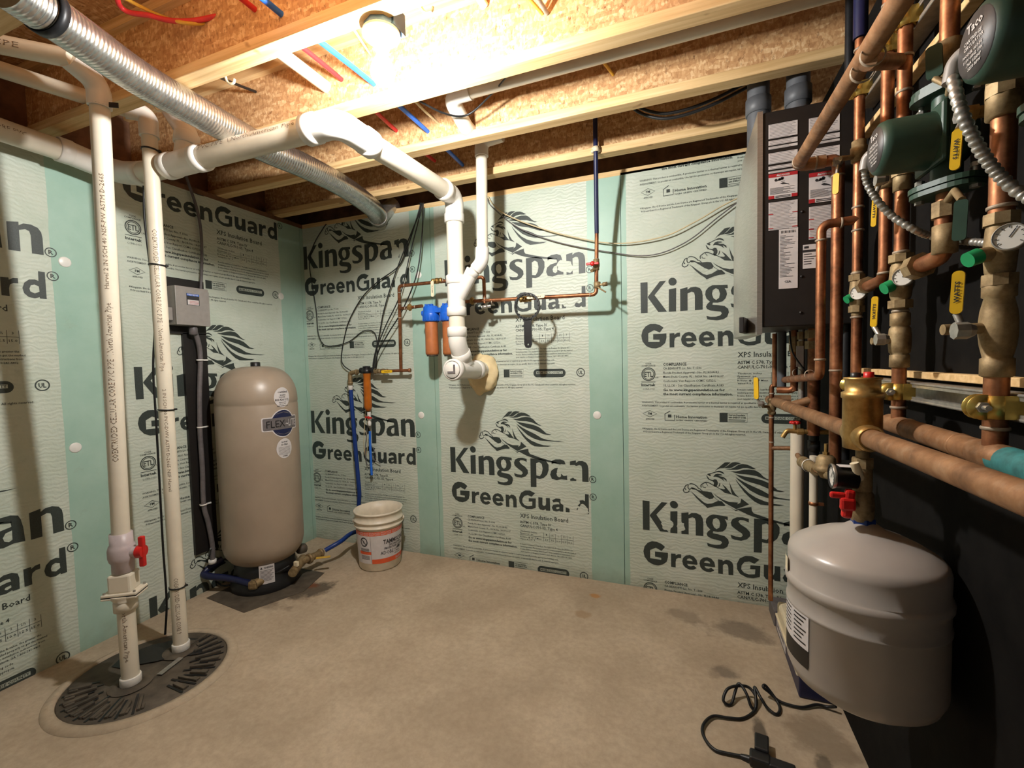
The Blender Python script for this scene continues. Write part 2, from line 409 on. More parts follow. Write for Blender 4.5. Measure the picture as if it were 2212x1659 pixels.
# ------------------------------------------------------------------ the board print (mm from the foot of the big K)
PR = {"big":[[[[371,358],[384,374],[404,394],[420,409],[433,411],[448,411],[435,397],[414,379],[401,378],[387,372],[378,364]]],[[[415,380],[432,390],[446,404],[455,411],[470,414],[486,412],[498,409],[477,400],[454,384],[443,380]]],[[[423,374],[451,378],[468,387],[485,401],[505,406],[527,404],[543,397],[567,383],[551,382],[526,386],[504,384],[479,374],[454,372],[440,372]]],[[[447,365],[473,365],[510,376],[537,379],[564,376],[583,365],[601,346],[617,335],[636,329],[620,328],[596,337],[569,347],[536,352],[492,353],[465,358]]],[[[469,351],[487,346],[514,341],[555,336],[595,327],[622,316],[643,300],[664,282],[697,275],[674,272],[648,275],[616,288],[581,302],[541,312],[514,321],[492,333]]],[[[471,335],[489,325],[513,310],[554,291],[594,274],[634,251],[674,241],[713,238],[778,236],[739,232],[700,234],[660,235],[620,236],[580,248],[540,269],[508,297],[486,317]]],[[[470,326],[486,304],[507,281],[534,254],[566,234],[606,218],[646,208],[694,206],[673,200],[619,198],[587,199],[560,212],[539,230],[512,258],[491,288],[476,312]]],[[[419,345],[413,356],[400,363],[391,363],[375,357],[354,348],[337,343],[335,339],[344,333],[351,330],[353,337],[349,341],[363,348],[380,354],[397,355],[409,350]]],[[[364,329],[374,343],[386,347],[403,345],[411,340],[400,338],[388,339],[397,334],[414,331],[428,321],[430,308],[422,316],[411,324],[419,307],[408,317],[391,326],[377,330]]],[[[330,334],[334,333],[342,321],[348,314],[362,311],[372,316],[381,314],[387,301],[386,288],[378,275],[370,276],[366,287],[369,295],[362,304],[351,308],[339,313],[334,323]]],[[[396,300],[399,293],[395,280],[388,276],[392,285],[394,293]]],[[[441,310],[446,295],[458,266],[470,245],[490,226],[456,240],[451,256],[447,274],[444,292]]],[[[406,294],[426,277],[443,255],[456,240],[448,242],[420,246],[398,264],[384,272],[384,276],[398,268],[416,265],[422,268],[414,281]]],[[[253,263],[269,262],[288,252],[307,247],[337,247],[356,243],[368,223],[362,210],[345,206],[325,216],[299,236],[277,252],[260,252]]],[[[248,245],[267,230],[293,207],[318,186],[335,179],[359,184],[385,199],[405,200],[424,179],[418,175],[393,174],[364,167],[335,156],[324,168],[304,183],[281,206],[264,227]]],[[[363,242],[383,226],[411,209],[444,199],[483,200],[480,190],[494,200],[499,223],[535,195],[499,176],[474,164],[455,174],[427,189],[399,209],[377,226]]],[[[360,226],[382,208],[421,183],[471,159],[488,168],[546,182],[548,163],[556,150],[618,132],[671,119],[723,108],[752,100],[752,94],[710,101],[671,108],[577,125],[531,139],[485,160],[472,153],[465,159],[441,173],[416,185],[385,203],[365,219]]],[[[-1,168],[37,167],[36,0],[0,0]]],[[[38,88],[101,167],[133,167],[73,94],[137,0],[92,1],[38,83]]],[[[147,119],[184,124],[183,-1],[146,-1]]],[[[187,157],[186,164],[183,170],[178,175],[172,179],[166,180],[159,180],[154,177],[149,173],[146,167],[145,161],[146,154],[149,148],[153,143],[159,139],[166,138],[172,138],[178,141],[183,145],[186,151]]],[[[204,116],[241,124],[241,110],[256,121],[280,123],[302,114],[312,97],[315,73],[315,0],[277,-1],[277,76],[273,93],[261,98],[241,90],[241,0],[204,-1]]],[[[434,120],[435,102],[420,104],[428,90],[431,72],[425,52],[411,37],[387,31],[364,33],[362,22],[392,18],[420,12],[437,-4],[440,-22],[432,-45],[413,-57],[384,-60],[353,-56],[337,-52],[333,-34],[353,-40],[377,-41],[399,-36],[407,-25],[401,-16],[377,-12],[351,-7],[336,2],[331,14],[338,29],[350,39],[334,56],[327,77],[330,98],[344,115],[363,124],[385,123]],[[379,107],[392,98],[398,77],[394,56],[380,46],[367,56],[360,77],[364,98]]],[[[534,117],[534,99],[510,108],[492,108],[485,98],[496,84],[522,68],[539,49],[541,28],[525,8],[498,-3],[467,-1],[453,5],[448,24],[472,17],[497,16],[506,25],[502,36],[473,55],[453,71],[449,89],[457,109],[479,121],[506,124]]],[[[558,122],[623,124],[657,114],[674,90],[674,57],[664,28],[642,6],[616,-2],[595,2],[594,-55],[557,-56]],[[595,94],[614,103],[631,92],[636,63],[630,34],[617,16],[595,19]]],[[[693,114],[717,125],[750,127],[773,119],[780,101],[786,65],[789,4],[754,6],[748,5],[723,-2],[693,5],[683,29],[690,54],[711,70],[751,79],[749,99],[733,104],[708,101],[693,96]],[[752,63],[732,57],[723,40],[727,24],[740,17],[751,24]]],[[[118,-85],[99,-111],[69,-96],[38,-113],[38,-160],[97,-162],[97,-150],[64,-148],[64,-118],[133,-117],[133,-142],[126,-169],[106,-187],[80,-197],[54,-195],[27,-182],[7,-156],[1,-125],[8,-95],[25,-73],[49,-61],[76,-62],[99,-70]]],[[[149,-118],[173,-117],[174,-126],[187,-117],[202,-116],[202,-137],[187,-138],[176,-146],[173,-162],[173,-194],[149,-194]]],[[[284,-164],[232,-165],[239,-176],[252,-177],[266,-170],[281,-182],[264,-194],[244,-196],[224,-188],[212,-175],[207,-153],[212,-134],[227,-119],[247,-114],[267,-120],[281,-137],[285,-156]],[[230,-146],[235,-136],[246,-133],[257,-139],[261,-147]]],[[[387,-118],[409,-118],[411,-126],[427,-115],[444,-117],[456,-126],[461,-142],[461,-195],[438,-196],[437,-154],[432,-141],[420,-139],[411,-148],[411,-196],[388,-196]]],[[[584,-93],[560,-118],[536,-109],[513,-116],[500,-136],[499,-157],[512,-173],[534,-179],[563,-174],[565,-147],[541,-149],[542,-128],[588,-126],[586,-185],[556,-196],[525,-197],[494,-183],[479,-159],[478,-129],[492,-98],[519,-81],[550,-79]]],[[[604,-116],[631,-116],[630,-160],[639,-169],[649,-164],[653,-151],[653,-117],[678,-116],[679,-194],[652,-195],[651,-187],[634,-195],[614,-192],[604,-177]]],[[[693,-127],[716,-114],[741,-114],[758,-125],[762,-145],[761,-192],[740,-192],[738,-187],[719,-194],[698,-191],[689,-173],[698,-155],[724,-149],[738,-149],[734,-137],[720,-135],[699,-141]],[[719,-168],[736,-164],[737,-174],[723,-180],[716,-175]]],[[[895,-72],[917,-73],[917,-191],[895,-191],[894,-185],[879,-192],[859,-189],[845,-174],[841,-152],[848,-129],[864,-113],[882,-110],[894,-115]],[[880,-132],[894,-139],[895,-161],[879,-171],[865,-164],[863,-152],[868,-137]]],[[[807,118],[844,126],[844,112],[859,123],[883,125],[905,116],[915,99],[918,75],[918,2],[880,1],[880,78],[876,95],[864,100],[844,92],[844,2],[807,1]]],[[[372,-164],[320,-165],[327,-176],[340,-177],[354,-170],[369,-182],[352,-194],[332,-196],[312,-188],[300,-175],[295,-153],[300,-134],[315,-119],[335,-114],[355,-120],[369,-137],[373,-156]],[[318,-146],[323,-136],[334,-133],[345,-139],[349,-147]]],[[[776,-116],[800,-115],[801,-124],[814,-115],[829,-114],[829,-135],[814,-136],[803,-144],[800,-160],[800,-192],[776,-192]]]],"st":[[[[246,279],[254,283],[269,280],[283,271],[294,258]],4.7],[[[242,277],[229,272],[222,258],[229,247]],4.7],[[[219,255],[215,241],[226,231],[241,237],[245,245]],4.7],[[[240,275],[239,261],[246,251],[259,259],[268,259]],4.7],[[[305,266],[304,279],[315,289],[327,296],[344,294],[361,285],[384,274]],4.7],[[[327,294],[338,278]],3.0],[[[312,278],[315,269],[329,266]],3.0],[[[294,260],[300,257],[311,246]],4.2]]}
def _cat(dst, vs, fs): o = len(dst[0]); dst[0].extend(vs); dst[1].extend([[i+o for i in f] for f in fs])
def _tess(dst, loops):
    t = tessellate_polygon([[Vector((x, y, 0)) for x, y in l] for l in loops]); fl = [p for l in loops for p in l]; out = []
    for q in t:
        a, b, c = (fl[i] for i in q); out.append(list(q) if (b[0]-a[0])*(c[1]-a[1])-(b[1]-a[1])*(c[0]-a[0]) > 0 else list(q)[::-1])
    _cat(dst, [(x*.001, y*.001) for x, y in fl], out)
def _stroke(dst, pts, w, closed=False):
    n = len(pts); L_ = []; R_ = []
    for i in range(n):
        a = pts[(i-1) % n] if closed or i else pts[i]; b = pts[(i+1) % n] if closed or i < n-1 else pts[i]
        d = Vector((b[0]-a[0], b[1]-a[1])).normalized(); L_.append((pts[i][0]-d.y*w/2, pts[i][1]+d.x*w/2)); R_.append((pts[i][0]+d.y*w/2, pts[i][1]-d.x*w/2))
    vs = [(x*.001, y*.001) for x, y in L_+R_]
    _cat(dst, vs, [[i, n+i, n+(i+1) % n, (i+1) % n] for i in range(n if closed else n-1)])
def ring(cx, cy, r, n=24, ry=None): return [(cx+r*math.cos(2*PI*i/n), cy+(ry or r)*math.sin(2*PI*i/n)) for i in range(n)]
def make_print():
    D = ([], [])
    for s in PR['big']: _tess(D, s)
    for pts, w in PR['st']:
        q = spline([Vector((x, y, 0)) for x, y in pts], 4); _stroke(D, [(p.x, p.y) for p in q], w)
    def t(s, x0, y0, x1, h, b=0.0, y1=None): _cat(D, *text2d(s, x0*.001, y0*.001, x1*.001, h*.001, b, 1))
    for (x, y) in ((942, 19), (943, -86)): _stroke(D, ring(x, y, 19), 4, True); t('R', x-8, y-9, x+9, 20, .02)
    t('CODE', 21, -284, 53, 9, .02); t('COMPLIANCE', 0, -295, 74, 8, .02)
    _stroke(D, ring(37, -338, 35), 5, True); _stroke(D, ring(37, -338, 28), 3.4, True); t('ETL', 15, -352, 60, 28, .02); t('US', 74, -361, 90, 9, .02)
    _stroke(D, [(-1, -381), (74, -381)], 3); t('Intertek', -1, -404, 74, 15, .035); t('CCRR-1021', 6, -425, 70, 10)
    for s, y, x1, h, b in (('COMPLIANCE', -293, 234, 16, .025), ('CA BEARHFTI Lic. No. T 1506', -313, 309, 12, .01), ('Florida Product Approval - No. FL14164-R5', -337, 393, 12, .01),
                        ('Miami-Dade County, FL - NOA No. 14-0916.07', -359, 415, 12, .01), ('Conformit\u00e9: Voir Rapport CCMC 12722-L', -382, 379, 12, .01),
                        ('UL LLC\u00ae - See Classification Certificate A183', -407, 415, 13, .01), ('Go to www.kingspaninsulation.us for', -432, 421, 14, .035), ('the most current compliance information.', -454, 459, 14, .035)): t(s, 114, y, x1, h, b)
    t('XPS Insulation Board', 481, -256, 790, 28, .012); t('ASTM C 578, Type IV', 480, -291, 683, 17, .016); t('CAN/ULC-701-05, Type 4', 480, -315, 723, 17, .016)
    t('Thickness, inches', 481, -345, 592, 10, .01); t('\u00c9paisseur, po', 481, -359, 567, 9, .01); _stroke(D, [(479, -365), (818, -363)], 1.6)
    t('R-Value @ 75\u00b0 F Mean', 480, -381, 620, 9, .01); t('Valeur R \u00e0 75\u00b0 F', 480, -395, 577, 9, .01)
    for k in range(6): x = 634+37*k; _stroke(D, [(x, -335), (x, -392)], 1.6)
    for k, (a, b) in enumerate((('1', '5.0'), ('1\u00bd', '7.5'), ('2', '10.0'), ('2\u00bd', '12.5'), ('3', '15.0'))):
        x = 652+37*k; w = 3 if len(a) == 1 else 8; t(a, x-w, -352, x+w, 11, .01); w = 9 if len(b) == 3 else 13; t(b, x-w, -384, x+w, 11, .01)
    for s, y, x1 in (('R means resistance to heat flow. The higher the R-value, the greater the', -428, 816), ('insulating power. The insulation must be installed properly to get the marked', -444, 834),
                     ('R-value. Before installing GreenGuard, obtain installation instructions from', -460, 826), ('your supplier or Kingspan Insulation LLC, Atlanta, GA 1-800-241-4402', -476, 810)): t(s, 480, y, x1, 9, .008)
    t('WARNING: This product is combustible. A protective barrier or a thermal barrier is required as specified in the appropriate building code.', 0, -498, 726, 10, .012)
    t('AVERTISSEMENT: Ce produit est combustible. Une barri\u00e8re protectrice ou thermique est requise, tel que sp\u00e9cifi\u00e9 dans le code du b\u00e2timent appropri\u00e9.', 0, -518, 727, 10, .012)
    _stroke(D, [(6, -558), (43, -540), (80, -558), (43, -576)], 3, True); t('FM', 33, -564, 54, 14, .02); t('APPROVED', 20, -592, 68, 9, .02)
    _stroke(D, [(150, -541), (122, -558), (122, -592), (172, -592), (172, -562)], 4); _tess(D, [[(138, -577), (156, -577), (156, -560), (138, -560)]])
    t('Home Innovation', 180, -579, 335, 15, .03); t('NGBS GREEN CERTIFIED', 180, -595, 337, 8, .02)
    _stroke(D, [(396, -594), (526, -594), (526, -547), (396, -547)], 2, True); _tess(D, [[(396, -594), (434, -594), (434, -547), (396, -547)]])
    t('Seal and insulate', 438, -561, 516, 9, .03); t('with ENERGY STAR', 438, -574, 520, 9, .03); _stroke(D, [(438, -582), (518, -582)], 2.5); _stroke(D, [(438, -589), (516, -589)], 2)
    pill = [(615+25*math.cos(a), -572+25*math.sin(a)) for a in [PI/2+PI*i/10 for i in range(11)]]+[(766+25*math.cos(a), -572+25*math.sin(a)) for a in [-PI/2+PI*i/10 for i in range(11)]]
    _tess(D, [pill, [(608, -577), (773, -577), (773, -561), (608, -561)]]); t('MIAMI-DADE COUNTY', 611, -575, 770, 12, .02)
    _stroke(D, ring(881, -571, 23), 5, True); t('UL', 868, -581, 894, 20, .04)
    t('\u00aeKingspan, the G Device and the Lion Device are Registered Trademarks of the Kingspan Group plc in the US, Canada and other countries. All rights reserved.', 1, -646, 850, 10, .014)
    t('\u00aeGreenGuard is a Registered Trademark of the Kingspan Group plc in the U.S. All rights reserved.', 6, -663, 519, 10, .014)
    return D
PRINT = make_print()
def place_print(mb, u0, v0, rect, fmap):
    """the print with its K at (u0, v0) in wall coordinates, cut to rect"""
    bm = bmesh.new(); vs = [bm.verts.new((x+u0, y+v0, 0)) for x, y in PRINT[0]]
    for f in PRINT[1]:
        try: bm.faces.new([vs[i] for i in f])
        except ValueError: pass
    for co, no in (((rect[0], 0, 0), (-1, 0, 0)), ((rect[1], 0, 0), (1, 0, 0)), ((0, rect[2], 0), (0, -1, 0)), ((0, rect[3], 0), (0, 1, 0))):
        bmesh.ops.bisect_plane(bm, geom=bm.verts[:]+bm.edges[:]+bm.faces[:], plane_co=co, plane_no=no, clear_outer=True)
    bm.verts.index_update(); mb.add([fmap(v.co.x, v.co.y) for v in bm.verts], [[v.index for v in f.verts] for f in bm.faces]); bm.free()
def peel(mb, cx, cy, rx, ry, fmap, seed):
    rr = random.Random(seed); pts = []
    for i in range(18):
        k = .75+rr.random()*.45; a = 2*PI*i/18; pts.append((cx+rx*k*math.cos(a), cy+ry*k*math.sin(a)))
    D = ([], []); _tess(D, [[(x*1000, y*1000) for x, y in pts]]); mb.add([fmap(x, y) for x, y in D[0]], D[1])

HB = 2.322
# back wall: three boards, a dark joint between them, the print on their faces
w = MB()
for a, b, h in ((-.06, 1.0815, HB), (1.0845, 2.3025, HB), (2.3055, 3.40, HB+.012)): w.bx(a, b, 0, .05, 0, h)
w.mat(1)
fb = lambda x, z: Vector((x, -.0008, z))
for u, v, r in ((-.004, .806, (0, 1.081, 0, HB)), (-.004, 2.024, (0, 1.081, 0, HB)), (1.184, .585, (1.085, 2.302, 0, HB)), (1.184, 1.804, (1.085, 2.302, 0, HB)),
                (2.408, .337, (2.306, 3.3, 0, HB)), (2.408, 1.556, (2.306, 3.3, 0, HB)), (2.408, 2.766, (2.306, 3.3, 0, HB+.012))): place_print(w, u, v, r, fb)
w.mat(0)
for i, (x, z, a, b) in enumerate(((1.184+.775, .585+.065, .045, .035), (1.184+.83, .585+.055, .04, .045), (1.184+.80, .585-.13, .055, .04), (1.184+.88, .585-.17, .035, .03), (1.184+.80, 1.804+.05, .05, .04),
        (1.184+.82, 1.804-.15, .06, .04), (2.408+.13, .337+.045, .03, .035), (2.408+.20, .337+.04, .022, .03), (2.408+.13, .337-.083, .012, .012), (.80, 1.935, .05, .06), (.81, 2.06, .035, .05), (.80, .79, .03, .03))): peel(w, x, z, a, b, lambda x, z: Vector((x, -.0014-.0001*i, z)), i)
structure(w.build('wall_back', ['foam_back', 'ink']))
# left wall
w = MB()
for a, b in ((-4.911, -3.6915), (-3.6885, -2.4715), (-2.4685, -1.2515), (-1.2485, -.0325), (-.0295, .05)): w.bx(-.05, 0, a, b, 0, HB)
w.mat(1); fl = lambda y, z: Vector((.0008, y, z))
for u, v, r in ((-1.145, -.062, (-1.248, -.033, 0, HB)), (-1.145, 1.157, (-1.248, -.033, 0, HB)), (-1.145, 2.376, (-1.248, -.033, 0, HB)), (-2.381, .586, (-2.468, -1.252, 0, HB)), (-2.381, 1.822, (-2.468, -1.252, 0, HB))): place_print(w, u, v, r, fl)
structure(w.build('wall_left', ['foam_left', 'ink']))
w = MB(); w.bx(3.17, 3.25, -5, .06, 0, 2.348); structure(w.build('wall_right', 'black_sheet'))
# sill, rim boards and floor above
w = MB(); w.bx(-.14, 3.3, .0, .12, HB, 2.352); structure(w.build('trim_1', 'spruce'))
w = MB(); w.bx(-.14, 3.3, .10, .13, 2.352, 2.66); structure(w.build('trim_2', 'dirtywood'))
w = MB(); w.bx(-.14, -.002, -4.9, .0, HB, 2.352); structure(w.build('trim_3', 'dirtywood'))
w = MB(); w.bx(-.14, -.11, -4.9, .10, 2.352, 2.66); structure(w.build('trim_4', 'dirtywood'))
w = MB(); w.bx(-.2, 4.2, -5, .15, 2.658, 2.68); structure(w.build('ceiling', 'osb'))
w = MB(); w.bx(-.2, 4.2, -5, .15, -.05, 0); structure(w.build('floor', 'concrete'))
# I-joists
def joist(y, label, x1=3.32):
    t = thing('ceiling_joist', (1.6, y+.0315, 2.35), label, 'ceiling joist', 'floor joists overhead')
    MB().bx(-.108, x1, y, y+.063, 2.35, 2.388, .003).build('bottom_flange', 'spruce', t)
    MB().bx(-.108, x1, y+.0265, y+.0365, 2.388, 2.62).build('web', 'osb', t)
    MB().bx(-.108, x1, y, y+.063, 2.62, 2.657).build('top_flange', 'spruce', t)
JY = (-1.87, -1.465, -1.06, -.65, -.244)
joist(JY[0], 'wooden I-joist nearest the camera, above the top edge of the photo')
joist(JY[1], 'wooden I-joist that the bare bulb fixture is fixed to')
joist(JY[2], 'wooden I-joist just behind the bare bulb, its web lit brightly')
joist(JY[3], 'wooden I-joist behind the grey overhead drain pipe, second from the back wall')
joist(JY[4], 'wooden I-joist closest to the back wall, with the blue pipe clipped to it')
# ------------------------------------------------------------------ pipes and vessels on the left
def hub(mb, p, d, r, ln, lip=.004):
    p = Vector(p); d = Vector(d).normalized()
    mb.lathe([(r+.0005, 0), (r+.004, .0), (r+lip+.002, .003), (r+lip+.002, ln-.004), (r+.004, ln), (r+.0005, ln)], p, d, 28, caps=False)
def pipe(name, pts, r, mat_, parent, seg=20, bend=None, rf=None):
    q = fillet(pts, bend, 8) if bend else pts
    return MB().tube(q, r, seg).build(name, mat_, parent)
def wrap_poly(mb, loops, c, r, th0, z0, step=.012):
    """flat shape (s along the arc, t up) laid on a vertical cylinder"""
    D = ([], []); _tess(D, [[(x*1000, y*1000) for x, y in l] for l in loops]); bm = bmesh.new(); vs = [bm.verts.new((x, y, 0)) for x, y in D[0]]
    for f in D[1]:
        try: bm.faces.new([vs[i] for i in f])
        except ValueError: pass
    a, b = min(v.co.x for v in vs), max(v.co.x for v in vs); k = a+step
    while k < b:
        bmesh.ops.bisect_plane(bm, geom=bm.verts[:]+bm.edges[:]+bm.faces[:], plane_co=(k, 0, 0), plane_no=(1, 0, 0)); k += step
    bm.verts.index_update(); c = Vector(c)
    mb.add([c+Vector((math.cos(th0+v.co.x/r)*r, math.sin(th0+v.co.x/r)*r, z0+v.co.y)) for v in bm.verts], [[v.index for v in f.verts] for f in bm.faces], True); bm.free()
def wrap_txt(mb, s, c, r, th0, z0, s0, s1, y, h, bold=0.0, y1=None):
    v, f = text2d(s, s0, y, s1, h, bold, 1, y1); c = Vector(c)
    mb.add([c+Vector((math.cos(th0+x/r)*r, math.sin(th0+x/r)*r, z0+t)) for x, t in v], f)
rect = lambda x0, x1, y0, y1: [(x0, y0), (x1, y0), (x1, y1), (x0, y1)]
def rrect(x0, x1, y0, y1, r, n=5):
    o = []
    for cx, cy, a in ((x1-r, y1-r, 0), (x0+r, y1-r, PI/2), (x0+r, y0+r, PI), (x1-r, y0+r, 1.5*PI)):
        o += [(cx+r*math.cos(a+PI/2*i/n), cy+r*math.sin(a+PI/2*i/n)) for i in range(n+1)]
    return o
R2 = .0302; R3 = .0445
# --- sump lid
SC = Vector((.478, -1.425, 0)); SR = .292
t = thing('sump_lid', SC, 'round dark ribbed sump lid set in the concrete floor', 'sump lid')
MB().lathe([(SR-.006, .0005), (SR-.006, .012), (SR+.012, .014), (SR+.03, .008), (SR+.036, .0005)], SC, (0, 0, 1), 64, caps=False).build('rim', M['concrete'], t)
l = MB().lathe([(0, .006), (.10, .006), (SR-.012, .010), (SR-.007, .004), (SR-.007, .001)], SC, (0, 0, 1), 64, caps=False)
l.build('disc', 'rubber', t)
hole = [(-.255, .01), (-.235, .09), (-.17, .175), (-.06, .232), (.05, .238), (.10, .18), (.07, .12), (.02, .10), (-.04, .06), (-.11, .03), (-.17, -.03), (-.215, -.055)]
MB().prism([(x*.96, y*.96) for x, y in hole], SC+Vector((0, 0, .0112)), Vector((-.32, -.947, 0)), Vector((-.947, .32, 0)), -.0012).build('opening', 'black', t)
for i in range(22):
    a = -2.35+i*.19; c, s_ = math.cos(a), math.sin(a)
    if i in (10, 11): continue
    mb = MB(); d = Vector((c, s_, 0)); q = Vector((-s_, c, 0)); r0 = .165 if i % 2 else .19
    mb.box(SC+d*(r0+SR-.03)/2+Vector((0, 0, .0145)), (SR-.03-r0, .011 if i % 2 else .016, .011), Matrix((d, q, (0, 0, 1))).transposed(), .002)
    mb.box(SC+d*(SR-.048)+q*.012+Vector((0, 0, .013)), (.03, .01, .008), Matrix((d, q, (0, 0, 1))).transposed(), .002)
    mb.build('rib', 'rubber', t)
    MB().prism(rect(r0-.02, SR-.02, -.0045, .0045), SC+q*(-.016)+Vector((0, 0, .0113)), d, q, .0008).build('slot', 'black', t)
R1C = Vector((.488, -1.497, 0)); R2C = Vector((.454, -1.277, 0))
for c in (R1C, R2C): MB().lathe([(.036, .008), (.036, .016), (.060, .016), (.075, .011)], c, (0, 0, 1), 32, caps=False).build('pipe_flange', 'rubber', t)
MB().prism(rect(-.055, .055, -.012, .012), SC+Vector((.052, .055, .0115)), Vector((-.25, .97, 0)).normalized(), Vector((-.97, -.25, 0)).normalized(), .002).build('nameplate', 'galv', t)
# --- the two risers out of the sump
_PR = []
def flush_print(t):
    for a in _PR: mb = MB(); _wt(mb, *a); mb.build('print', 'pvc_ink', t)
    _PR.clear()
_wt = wrap_text
def wrap_text(mb, *a): _PR.append(a)
TXT = 'COEXTRUDED CELLULAR CORE PVC PIPE  \\ North American Pipe'
t = thing('discharge_pipe', R1C+Vector((0, 0, .012)), 'white sump riser with the red-handled valve, left of the two floor risers', 'drain pipe', 'white pipes rising from the sump')
rz = lambda px, py, c: P(px, py, 1, c.y).z
E1 = P(213, 182, 1, -1.545); zt = E1.z
MB().cyl(R1C+Vector((0, 0, .012)), R1C+Vector((0, 0, .50)), R2, seg=28).build('lower_pipe', 'pvc', t)
hb = MB(); hub(hb, R1C+Vector((0, 0, .0125)), (0, 0, 1), R2, .035); hb.build('base_collar', 'pvc_fit', t)
z1 = rz(285, 1282, R1C); z2 = rz(283, 1155, R1C)
vb = MB().lathe([(R2+.001, -.075), (.040, -.073), (.040, -.035), (.037, -.032), (.050, -.012), (.050, -.004)], R1C+Vector((0, 0, z1)), (0, 0, 1), 28)
ax = Vector((.84, .54, 0)).normalized(); ay = Vector((-.54, .84, 0)).normalized(); ro = Matrix((ax, ay, (0, 0, 1))).transposed()
vb.box(R1C+Vector((0, 0, z1+.004)), (.125, .085, .012), ro, .004).box(R1C+Vector((0, 0, z1-.009)), (.125, .085, .009), ro, .003).box(R1C+Vector((0, 0, z1+.045)), (.082, .072, .075), ro, .008)
cv = vb.build('check_valve', 'pvc', t)
MB().box(R1C+Vector((0, 0, z1-.003)), (.123, .083, .004), ro).build('gasket', 'black', cv)
for i, j in ((-1, -1), (-1, 1), (1, -1), (1, 1)): MB().lathe([(.005, -.012), (.005, .014)], R1C+ax*.053*i+ay*.034*j+Vector((0, 0, z1+.003)), (0, 0, 1), 6, smooth=False).build('bolt', 'galv', cv)
bv = MB().lathe([(R2+.002, .085), (.037, .088), (.037, .125), (.043, .133), (.047, .15), (.047, .18), (.043, .195), (.038, .203), (.038, z2-z1), (R2+.001, z2-z1)], R1C+Vector((0, 0, z1)), (0, 0, 1), 28)
hd = Vector((.90, .42, 0)).normalized(); hc = R1C+Vector((0, 0, z1+.165)); bv.cyl(hc+hd*.03, hc+hd*.062, .022)
b_ = bv.build('ball_valve', 'pvc_lilac', t)
MB().cyl(hc+hd*.062, hc+hd*.085, .026, .024).box(hc+hd*.078, (.02, .018, .125), Matrix((hd, hd.cross(Vector((0, 0, 1))), (0, 0, 1))).transposed(), .004).build('handle', 'red', b_)
B1 = R1C+Vector((0, 0, z2-.002)); UD = (E1-B1).normalized(); MB().cyl(B1, E1-UD*.06, R2, seg=28).build('riser', 'pvc', t)
e1 = E1; e2 = P(146, 125, 2, E1.z+.03); e3 = P(0, 96, 2, E1.z+.07); dv = (e3-e2).normalized(); e3 = e2+dv*.75
MB().tube(fillet([E1-UD*.08, E1, e2], .07, 10), R2+.006, 28).build('elbow', 'pvc_fit', t)
MB().tube([e2-dv*.02, e3], R2, 28).build('branch_pipe', 'pvc', t)
mb = MB(); wrap_text(mb, TXT, B1+UD*((.95-B1.z)/UD.z), UD, Vector((.80, -.62, 0)), R2+.0006, .62, .020); wrap_text(mb, 'Harvel 2 IN SCH 40 NSF-PW ASTM D-2665', B1+UD*((1.62-B1.z)/UD.z), UD, Vector((.80, -.62, 0)), R2+.0006, .42, .014)
wrap_text(mb, 'PIPE \\ North American Pipe', R1C+Vector((0, 0, .42)), (0, 0, -1), Vector((.80, -.62, 0)), R2+.0006, .30, .017)
wrap_text(mb, 'CELLULAR CORE PVC PIPE', e3, -dv, (CAM-e2)+Vector((0, 0, .6)), R2+.0006, .62, .018)
flush_print(t)
st = MB()
for i in range(13):
    a = -2.6+i*.28; st.box(E1-UD*.07+Vector((math.cos(a)*.0335, math.sin(a)*.0335, 0)), (.003, .0125, .018), Matrix.Rotation(a, 3, 'Z'))
st.box(E1+Vector((.040, .022, -.072)), (.03, .003, .018), Matrix.Rotation(.6, 3, 'Z')); st.build('strap', 'black_steel', t)
t = thing('discharge_pipe', R2C+Vector((0, 0, .012)), 'white sump riser with black zip ties, right of the two floor risers', 'drain pipe', 'white pipes rising from the sump')
zb = 2.405
MB().cyl(R2C+Vector((0, 0, .012)), R2C+Vector((0, 0, zb-.06)), R2-.001, seg=28).build('riser', 'pvc', t)
hb = MB(); hub(hb, R2C+Vector((0, 0, .0125)), (0, 0, 1), R2-.001, .035); hb.build('base_collar', 'pvc_fit', t)
b1 = P(268, 236, 2, 2.418); b2 = P(0, 150, 2, 2.43); dv = (b2-b1).normalized(); b2 = b1+dv*.62
MB().tube(fillet([R2C+Vector((0, 0, zb-.08)), R2C+Vector((0, 0, zb+.02)), b1], .06, 10), R2+.006, 28).build('elbow', 'pvc_fit', t)
MB().tube([b1-dv*.02, b2], R2-.001, 28).build('branch_pipe', 'pvc', t)
mb = MB(); wrap_text(mb, TXT, R2C+Vector((0, 0, 1.92)), (0, 0, -1), Vector((.82, -.58, 0)), R2-.0004, .62, .018); wrap_text(mb, TXT[:26], R2C+Vector((0, 0, .36)), (0, 0, -1), Vector((.80, -.60, 0)), R2-.0004, .26, .017)
wrap_text(mb, '2 IN SCH 40 PVC-DWV ASTM D-2665 NSF Harvel', R2C+Vector((0, 0, 1.22)), (0, 0, -1), Vector((.80, -.60, 0)), R2-.0004, .46, .013)
flush_print(t)
def ties(t, c, r, zs):
    for z in zs:
        MB().lathe([(r, -.003), (r+.003, -.003), (r+.003, .003), (r, .003)], Vector((c.x, c.y, z)), Vector((.03, .06, 1)), 28, caps=False).box(Vector((c.x+r*.8, c.y+r*.75, z)), (.012, .012, .008)).build('zip_tie', 'black', t)
ties(t, R2C, R2-.0005, [rz(345, 573, R2C), rz(357, 885, R2C), rz(386, 1268, R2C), rz(333, 322, R2C)])
